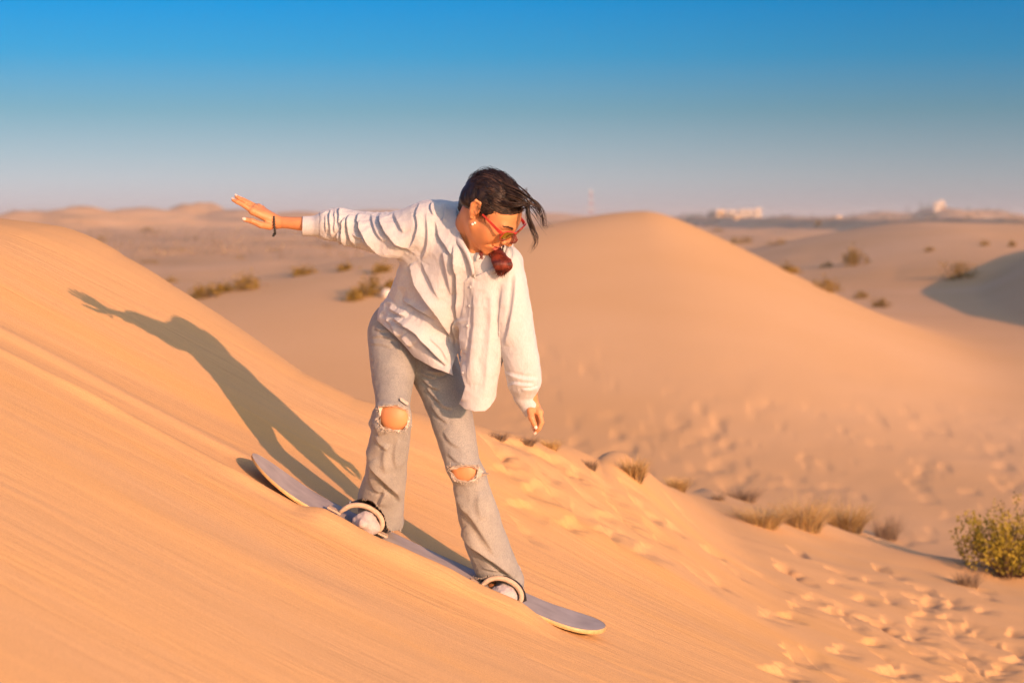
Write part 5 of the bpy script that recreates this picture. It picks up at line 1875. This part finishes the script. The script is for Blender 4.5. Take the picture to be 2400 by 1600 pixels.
def sprays(r, n, rx, ry, h):
    """Leafy upright shoots fanning from the ground: each a spray of small leaves, with gaps between shoots."""
    V = []; F = []
    for k in range(n):
        a = r.uniform(0, 2 * math.pi); q = math.sqrt(r.random())
        ox, oy = math.cos(a) * rx * q * .55, math.sin(a) * ry * q * .55
        tx, ty = math.cos(a) * rx * q, math.sin(a) * ry * q
        L = h * r.uniform(.45, 1.05) * (1 - .45 * q ** 3)
        m = int(26 + 22 * r.random())
        t0 = r.uniform(.25, .5)
        sz = h * r.uniform(.026, .042)
        for i in range(m):
            t = t0 + (1 - t0) * r.random()
            p = np.array([ox + (tx - ox) * t, oy + (ty - oy) * t, L * t]) + r.normal(size=3) * sz * (1.3 - .7 * t)
            d = np.array([(tx - ox) * .4, (ty - oy) * .4, L]) / h + r.normal(size=3) * .55
            d /= np.linalg.norm(d)
            e = np.cross(d, r.normal(size=3)); e /= np.linalg.norm(e) + 1e-9
            l, w = sz * r.uniform(.8, 1.5), sz * r.uniform(.28, .45)
            j = len(V)
            V += [p - d * l * .5, p + e * w, p + d * l * .6, p - e * w]; F.append((j, j + 1, j + 2, j + 3))
    return np.array(V), F

def stems(r, n, rx, ry, h, rad):
    G = Geo()
    for k in range(n):
        a = r.uniform(0, 2 * math.pi); q = math.sqrt(r.random())
        x, y = math.cos(a) * rx * q * .9, math.sin(a) * ry * q * .9
        z = h * r.uniform(.4, .9) * (1 - .5 * q * q)
        V, F = tube(np.array([(x * .12, y * .12, -0.03), (x * .5 + r.normal() * .05 * rx, y * .5, z * .55), (x, y, z)]), [rad, rad * .7, rad * .3], 4)
        G.add(V, F)
    return G

def plant_at(px, py, lo=7.0, hi=400.0, sink=0.02):
    p = ground_hit(px, py, lo, hi)
    return p - np.array([0, 0, sink])

def make_plant(kind, name, px, py, w, h, label, group, seed, lo=7.0, hi=400.0, p=None):
    """w, h: width and height in photo pixels."""
    r = np.random.default_rng(seed)
    if p is None: p = plant_at(px, py, lo, hi)
    k = p[1] / FPX
    rx, hh = w * k / 2, h * k
    root = empty(name, tuple(p))
    tag(root, label, 'grass tuft' if 'grass' in name else 'shrub', group)
    if kind == 'shrub':
        V, F = tufts(r, 620, rx, rx * .8, hh, max(hh * .085, .03))
        mesh_obj('foliage', V + p, F, MAT_SHRUB, root, smooth=False)
        g = stems(r, 18, rx, rx * .8, hh, max(.006, hh * .012)); g.V = [v + p for v in g.V]; g.build('stem', MAT_TWIG, root)
    elif kind == 'green':
        V, F = sprays(r, 150, rx, rx * .8, hh)
        mesh_obj('foliage', V + p, F, MAT_SHRUB_G, root, smooth=False)
        g = stems(r, 70, rx, rx * .9, hh, .006); g.V = [v + p for v in g.V]; g.build('stem', MAT_TWIG, root)
    elif kind == 'grass':
        V, F = blades(r, int(160 + w * 4.0), rx, rx * .8, hh * 1.45, 1.35, max(.0018, hh * .0075), droop=.42, base=.62, seg=4)
        mesh_obj('blades', V + p, F, MAT_STRAW, root, smooth=False)
        V, F = blades(r, int(60 + w * 1.5), rx * .9, rx * .7, hh * .8, 0.8, max(.002, hh * .009), droop=.5, base=.7)
        mesh_obj('dead_blades', V + p, F, MAT_DEAD, root, smooth=False)
    elif kind == 'dead':
        V, F = blades(r, int(220 + 3 * w), rx, rx * .8, hh * 1.35, 0.9, max(.0016, hh * .008), droop=.15, base=.7)
        mesh_obj('twigs', V + p, F, MAT_DEAD, root, smooth=False)
        g = stems(r, 16, rx, rx * .8, hh, .004); g.V = [v + p for v in g.V]; g.build('stem', MAT_TWIG, root)
    return root

GB = 'plants along the foot of the near dune'
GM = 'desert shrubs on the sand plain'
NEAR_PLANTS = [
    ('dead', 'dry_shrub', 1162, 1024, 60, 20, 'low dark scrub at the dune foot, nearest the rider\'s hanging hand on its left'),
    ('dead', 'dry_shrub', 1230, 1036, 56, 22, 'low dark green scrub on the dune foot directly below the hanging hand'),
    ('grass', 'grass_tuft', 1288, 1050, 46, 34, 'faint tan grass tuft just right of the hanging hand'),
    ('dead', 'dry_shrub', 1381, 1095, 40, 26, 'small dark scrub between the faint tan tuft and the tall straw tuft'),
    ('grass', 'grass_tuft', 1488, 1124, 58, 72, 'tall thin straw coloured grass tuft standing alone on the dune foot'),
    ('grass', 'grass_tuft', 1588, 1144, 56, 46, 'bushy brown grass tuft between the tall tuft and the arching dark scrub'),
    ('dead', 'dry_shrub', 1684, 1172, 30, 22, 'tiny dead scrub directly in front of the arching dark scrub'),
    ('dead', 'dry_shrub', 1735, 1150, 100, 34, 'dark arching low scrub behind the left end of the golden grass'),
    ('grass', 'grass_tuft', 1785, 1232, 120, 62, 'wide dry grass clump, left part of the large golden clump'),
    ('grass', 'grass_tuft', 1885, 1240, 120, 92, 'tallest dry grass clump, middle of the large golden clump'),
    ('grass', 'grass_tuft', 1985, 1242, 110, 88, 'spreading golden grass clump with blades leaning right, beside the grey dead shrub'),
    ('dead', 'dry_shrub', 2078, 1226, 70, 56, 'grey leafless shrub on the right of the golden grass'),
    ('dead', 'dry_shrub', 2268, 1372, 60, 40, 'few dead twigs lying at the foot of the green bush'),
    ('green', 'green_bush', 2368, 1345, 300, 185, 'large yellow green leafy bush at the right edge'),
]
def near_plant_pos(px, py):
    # the crest hides the ground behind it: step down to the first ground that shows
    for k in range(40):
        q = ground_hit(px, py + k, 6.5, 60)
        if q[1] < 16.5: return q - np.array([0, 0, .02])
    return q
for i, (kind, name, px, py, w, h, lab) in enumerate(NEAR_PLANTS):
    make_plant(kind, name, px, py, w, h, lab, GB, 300 + i, p=near_plant_pos(px, py))

MID_PLANTS = [
    (483, 698, 66, 38, 'mustard brown shrub on the left plain, lower left of a pair'),
    (574, 680, 66, 46, 'dark olive shrub on the left plain, upper right of a pair'),
    (524, 684, 40, 14, 'flat brown scrub between the pair of left shrubs'),
    (712, 644, 60, 16, 'low wide scrub on the plain under the outstretched arm'),
    (832, 704, 28, 24, 'small rounded shrub left of the larger dark one beside the white stone'),
    (866, 692, 54, 46, 'largest dark shrub beside the white stone, under the arm'),
    (917, 678, 16, 18, 'little green shrub behind the white stone, near the shirt hem'),
    (896, 638, 34, 18, 'pale ochre scrub high on the plain, close to the shirt'),
    (807, 634, 20, 10, 'tiny dark scrub on the plain below the rolled sleeve'),
    (350, 618, 44, 16, 'ochre scrub at the foot of an orange hummock beyond the near crest'),
    (348, 545, 44, 14, 'dark flat scrub on the grey band of the far left plain'),
    (238, 567, 18, 16, 'small dark scrub just over the crest of the near dune, far left'),
    (400, 664, 30, 14, 'brown tuft just behind the near dune crest, above the arm shadow'),
    (416, 590, 36, 12, 'low brown scrub on the right of the orange hummock'),
    (640, 592, 40, 12, 'thin brown scrub line below the stretched hand'),
    (765, 584, 34, 12, 'low brown scrub right under the white cuff'),
    (560, 610, 44, 10, 'flat tan scrub on the plain left of the sleeve'),
    (2004, 622, 66, 44, 'round mustard shrub on the right dune, left of two'),
    (2244, 654, 82, 44, 'wide golden shrub with a blue shadow beside the shaded dune'),
    (1938, 682, 68, 28, 'elongated shrub row along the right flank of the middle dune'),
    (2020, 700, 34, 18, 'small dark shrub lower on the flank of the middle dune'),
    (2064, 722, 40, 22, 'lowest faint shrub on the flank of the middle dune'),
    (2307, 576, 30, 13, 'small dark tuft up the slope left of the right edge'),
    (2371, 578, 20, 14, 'tiny ochre tuft at the right edge above the shaded dune'),
    (2178, 590, 18, 13, 'faint small tuft in the middle of the right dune'),
    (1938, 627, 28, 13, 'pale tuft below and left of the round mustard shrub'),
    (1848, 637, 30, 15, 'orange brown tuft on the right edge of the middle dune'),
    (1740, 574, 60, 24, 'brown scrub patch in the hollow right of the middle dune'),
    (1822, 574, 52, 14, 'brown scrub on the plain beyond the right flank of the middle dune'),
    (1918, 530, 14, 16, 'dark little bush on the distant plain, right of the middle dune'),
    (1500 + 180, 545, 30, 14, 'grey scrub just right of the middle dune top'),
]
for i, (px, py, w, h, lab) in enumerate(MID_PLANTS):
    make_plant('shrub', 'desert_shrub', px, py, w, h, lab, GM, 500 + i, lo=22.0, hi=700.0)

# white stone by the dark shrub
def build_stone():
    p = plant_at(906, 696, 22, 300, 0.03)
    V, F = ico(3)
    n = fbm(V[:, 0] * 2, V[:, 1] * 2, V[:, 2] * 2, 3, seed=7)
    k = p[1] / FPX
    V = V * (1 + 0.16 * n)[:, None] * np.array([12.5, 11, 13]) * k
    V[:, 2] += 11 * k
    o = mesh_obj('white_stone', V + p, F, plain_mat('pale_stone', (0.72, 0.62, 0.52), 0.8, 0.2, 0, 0.1, 6, 0.2, 20), None, loc=tuple(p))
    tag(o, 'round whitish stone beside the dark shrub under the arm', 'stone')
build_stone()

# ------------------------------------------------------------------ the settlement and trees on the horizon
MAT_WALLS = {'white': plain_mat('white_plaster', (0.58, 0.49, 0.41), 0.85, 0.1, 0, 0.06, 0.4),
             'pink': plain_mat('pink_plaster', (0.66, 0.42, 0.32), 0.85, 0.1, 0, 0.06, 0.4),
             'tan': plain_mat('tan_plaster', (0.62, 0.43, 0.24), 0.85, 0.1, 0, 0.06, 0.4)}
MAT_WIN = plain_mat('dark_window', (0.05, 0.05, 0.055), 0.2, 0.5)
MAT_DOOR = plain_mat('brown_door', (0.14, 0.08, 0.05), 0.6, 0.3)
MAT_ROOF = plain_mat('roof_slab', (0.55, 0.48, 0.42), 0.85, 0.1)
MAT_CAR = plain_mat('white_paint', (0.78, 0.75, 0.72), 0.3, 0.5)
MAT_TYRE = plain_mat('tyre', (0.02, 0.02, 0.02), 0.8, 0.2)
MAT_RED = plain_mat('mast_red', (0.55, 0.16, 0.10), 0.6, 0.3)
MAT_WHITE = plain_mat('mast_white', (0.75, 0.70, 0.66), 0.6, 0.3)

def far_base(px, Y):
    x = P(px, 505, Y)[0]
    return np.array((x, Y, ground_z(np.array([x]), np.array([Y]))[0] + 0.0))

def building(px, Y, w, h, wall, label, storeys=1, tower=False):
    p = far_base(px, Y); k = Y / FPX
    W_, H_ = w * k, h * k; D_ = W_ * .8
    root = empty('building', tuple(p)); tag(root, label, 'building', 'buildings of the distant settlement')
    Geo().box(p + np.array([0, D_ / 2, H_ / 2 - .5]), (W_, D_, H_ + 1)).build('wall', MAT_WALLS[wall], root, smooth=False)
    Geo().box(p + np.array([0, D_ / 2, H_ + .12]), (W_ * 1.04, D_ * 1.04, .3)).build('roof', MAT_ROOF, root, smooth=False)
    n = max(2, int(W_ / 3.2))
    sh = H_ / storeys
    first = None
    for s in range(storeys):
        for i in range(n):
            if s == 0 and i == n // 2: continue
            x = -W_ / 2 + (i + .5) * W_ / n
            c = p + np.array([x, -.03, s * sh + sh * .55])
            if first is None:
                first = Geo().box(c, (W_ / n * .4, .12, sh * .34)).build('window', MAT_WIN, root, smooth=False); fc = c
            else:
                o = first.copy(); COL.objects.link(o); o.parent = root; o.location = Vector(c - fc)
    Geo().box(p + np.array([-W_ / 2 + (n // 2 + .5) * W_ / n, -.03, min(2.1, sh * .7) / 2]), (min(1.6, W_ / n * .5), .12, min(2.1, sh * .7))).build('door', MAT_DOOR, root, smooth=False)
    if tower:
        Geo().box(p + np.array([W_ * .18, D_ / 2, H_ + sh * .25]), (W_ * .3, D_ * .4, sh * .5)).build('roof_room', MAT_WALLS[wall], root, smooth=False)
    return root

building(1690, 640, 20, 17, 'tan', 'leftmost tan house of the pale settlement right of the middle dune')
building(1716, 690, 20, 18, 'white', 'small white house left of the long pale block in the settlement')
building(1748, 660, 30, 21, 'white', 'long two storey white block, largest of the settlement beyond the middle dune', 2)
building(1776, 640, 18, 23, 'white', 'tall narrow white house at the right end of the settlement', 2, True)
building(1731, 560, 16, 9, 'tan', 'low tan shed in front of the pale settlement')
building(2203, 745, 26, 15, 'white', 'white house standing on the highest rise of the right horizon', 1, True)
building(2322, 640, 30, 16, 'pink', 'pink house below the ridge near the right edge', 2)
building(1967, 480, 12, 10, 'tan', 'single small tan hut on the plain right of the middle dune')
building(188, 480, 24, 13, 'white', 'white house on the far left horizon', 1)
building(226, 500, 32, 15, 'tan', 'tan house with a tree behind it on the far left horizon', 2)
building(2287, 210, 38, 18, 'tan', 'low tan hut beside the parked white vehicle on the right')

def far_vehicle():
    Y = 205.0
    p = far_base(2228, Y); k = Y / FPX
    root = empty('vehicle', tuple(p)); tag(root, 'white parked vehicle beside the low tan hut on the right dune', 'vehicle')
    L_, H_ = 46 * k, 24 * k
    prof = [(-.5, .22), (-.5, .55), (-.46, .62), (-.38, .95), (-.05, 1.0), (.18, .96), (.30, .64), (.47, .56), (.5, .45), (.5, .22)]
    V = []
    for y in (0.0, 1.8):
        V += [(p[0] + a * L_, p[1] + y, p[2] + b * H_) for a, b in prof]
    n = len(prof)
    F = [tuple(range(n - 1, -1, -1)), tuple(range(n, 2 * n))] + [(i, (i + 1) % n, n + (i + 1) % n, n + i) for i in range(n)]
    mesh_obj('body', V, F, MAT_CAR, root, smooth=False)
    for a0, a1 in ((-.36, -.12), (-.09, .14)):
        Geo().box((p[0] + (a0 + a1) / 2 * L_, p[1] - .02, p[2] + .79 * H_), ((a1 - a0) * L_, .06, .24 * H_)).build('window', MAT_WIN, root, smooth=False)
    for a in (-.31, .31):
        c = np.array((p[0] + a * L_, p[1], p[2] + .19 * H_))
        ang = np.linspace(0, 2 * math.pi, 18)[:-1]
        for yy in (-.03, 1.65):
            V = [(c[0] + math.cos(t) * .19 * H_, c[1] + yy + q, c[2] + math.sin(t) * .19 * H_) for q in (0, .22) for t in ang]
            m = len(ang)
            F = [tuple(range(m)), tuple(range(2 * m - 1, m - 1, -1))] + [(i, m + i, m + (i + 1) % m, (i + 1) % m) for i in range(m)]
            mesh_obj('wheel', V, F, MAT_TYRE, root, smooth=False)
far_vehicle()

def far_mast():
    Y = 900.0
    p = far_base(1385, Y); k = Y / FPX
    root = empty('lattice_mast', tuple(p)); tag(root, 'thin red and white lattice mast rising behind the middle dune', 'mast')
    H_ = p[2] * -1 + 62 * k
    nseg = 8
    for s in range(nseg):
        g = Geo()
        z0, z1 = H_ * s / nseg, H_ * (s + 1) / nseg
        w0, w1 = 5.5 * k * (1 - .72 * s / nseg), 5.5 * k * (1 - .72 * (s + 1) / nseg)
        cs = [(-1, -1), (1, -1), (1, 1), (-1, 1)]
        for i, (a, b) in enumerate(cs):
            A = p + np.array([a * w0, b * w0, z0]); B = p + np.array([a * w1, b * w1, z1])
            g.add(*tube(np.array([A, (A + B) / 2, B]), .09, 4))
            a2, b2 = cs[(i + 1) % 4]
            C = p + np.array([a2 * w1, b2 * w1, z1]); D = p + np.array([a2 * w0, b2 * w0, z0])
            g.add(*tube(np.array([A, (A + C) / 2, C]), .06, 4))
            g.add(*tube(np.array([D, (D + B) / 2, B]), .06, 4))
        g.build('mast_section', MAT_RED if s % 2 == 0 else MAT_WHITE, root)
far_mast()

def far_tree(px, Y, w, h, label, seed):
    r = np.random.default_rng(seed)
    p = far_base(px, Y); k = Y / FPX
    root = empty('tree', tuple(p)); tag(root, label, 'tree', 'trees on the horizon')
    rx, hh = w * k / 2, h * k
    V, F = tufts(r, 500, rx, rx, hh * .8, hh * .09, dome=.55)
    mesh_obj('crown', V + p + np.array([0, 0, hh * .2]), F, MAT_TREE, root, smooth=False)
    V, F = tube(np.array([p + np.array([0, 0, -.3]), p + np.array([.1, 0, hh * .3]), p + np.array([0, .1, hh * .6])]), [hh * .04, hh * .03, hh * .015], 6)
    mesh_obj('trunk', V, F, MAT_TWIG, root)
far_tree(2182, 700, 32, 26, 'dark broad tree left of the white house on the right rise', 801)
far_tree(2268, 420, 20, 20, 'dark tree behind the tan hut on the right', 802)
far_tree(2355, 600, 28, 20, 'dark tree right of the pink house near the right edge', 803)
far_tree(2290, 560, 18, 16, 'small dark tree between the tan hut and the pink house', 804)
far_tree(1668, 700, 18, 16, 'dark tree at the left end of the pale settlement', 805)
far_tree(232, 520, 22, 22, 'dark tree behind the tan house on the far left', 806)
far_tree(270, 500, 30, 18, 'dark spreading tree right of the tan house on the far left', 807)

def tree_belt():
    """The far-off belt of low trees along the right horizon, one mass."""
    r = np.random.default_rng(77)
    V = []; F = []
    for k in range(430):
        px = r.uniform(1590, 2420)
        Y = r.uniform(560, 1000)
        p = far_base(px, Y)
        h = r.uniform(.7, 1.7); w = h * r.uniform(1.2, 3.0)
        v, f = tufts(r, 22, w, w, h, h * .28, dome=.5)
        n = len(V)
        V += [tuple(a) for a in (v + p)]; F += [tuple(i + n for i in q) for q in f]
    o = mesh_obj('tree_belt', V, F, MAT_TREE, None, smooth=False)
    tag(o, 'grey brown belt of low trees along the right horizon', 'trees', None, 'stuff')
    V = []; F = []
    for k in range(700):
        px = r.uniform(-60, 1100); Y = r.uniform(120, 420)
        p = far_base(px, Y)
        h = r.uniform(.25, .7); w = h * r.uniform(.8, 1.6)
        v, f = tufts(r, 9, w, w, h, h * .34, dome=.5)
        n = len(V)
        V += [tuple(a) for a in (v + p)]; F += [tuple(i + n for i in q) for q in f]
    o = mesh_obj('ground_scrub', V, F, MAT_DEAD, None, smooth=False)
    tag(o, 'sparse low brown scrub dotted over the left plain', 'scrub', None, 'stuff')
tree_belt()
# ------------------------------------------------------------------ air
def build_haze():
    g = Geo().box((0, 1500, -2.25), (5200, 7200, 20.5))
    o = g.build('haze', None, None, smooth=False)
    m = bpy.data.materials.new('haze'); m.use_nodes = True
    nt = m.node_tree; nt.nodes.clear()
    out = nt.nodes.new('ShaderNodeOutputMaterial')
    v = nt.nodes.new('ShaderNodeVolumePrincipled')
    v.inputs['Color'].default_value = (0.82, 0.84, 0.88, 1)
    v.inputs['Density'].default_value = 0.0005
    v.inputs['Anisotropy'].default_value = 0.0
    nt.links.new(v.outputs[0], out.inputs['Volume'])
    o.data.materials.append(m)
    tag(o, 'thin dusty haze over the desert', 'haze', None, 'stuff')
build_haze()
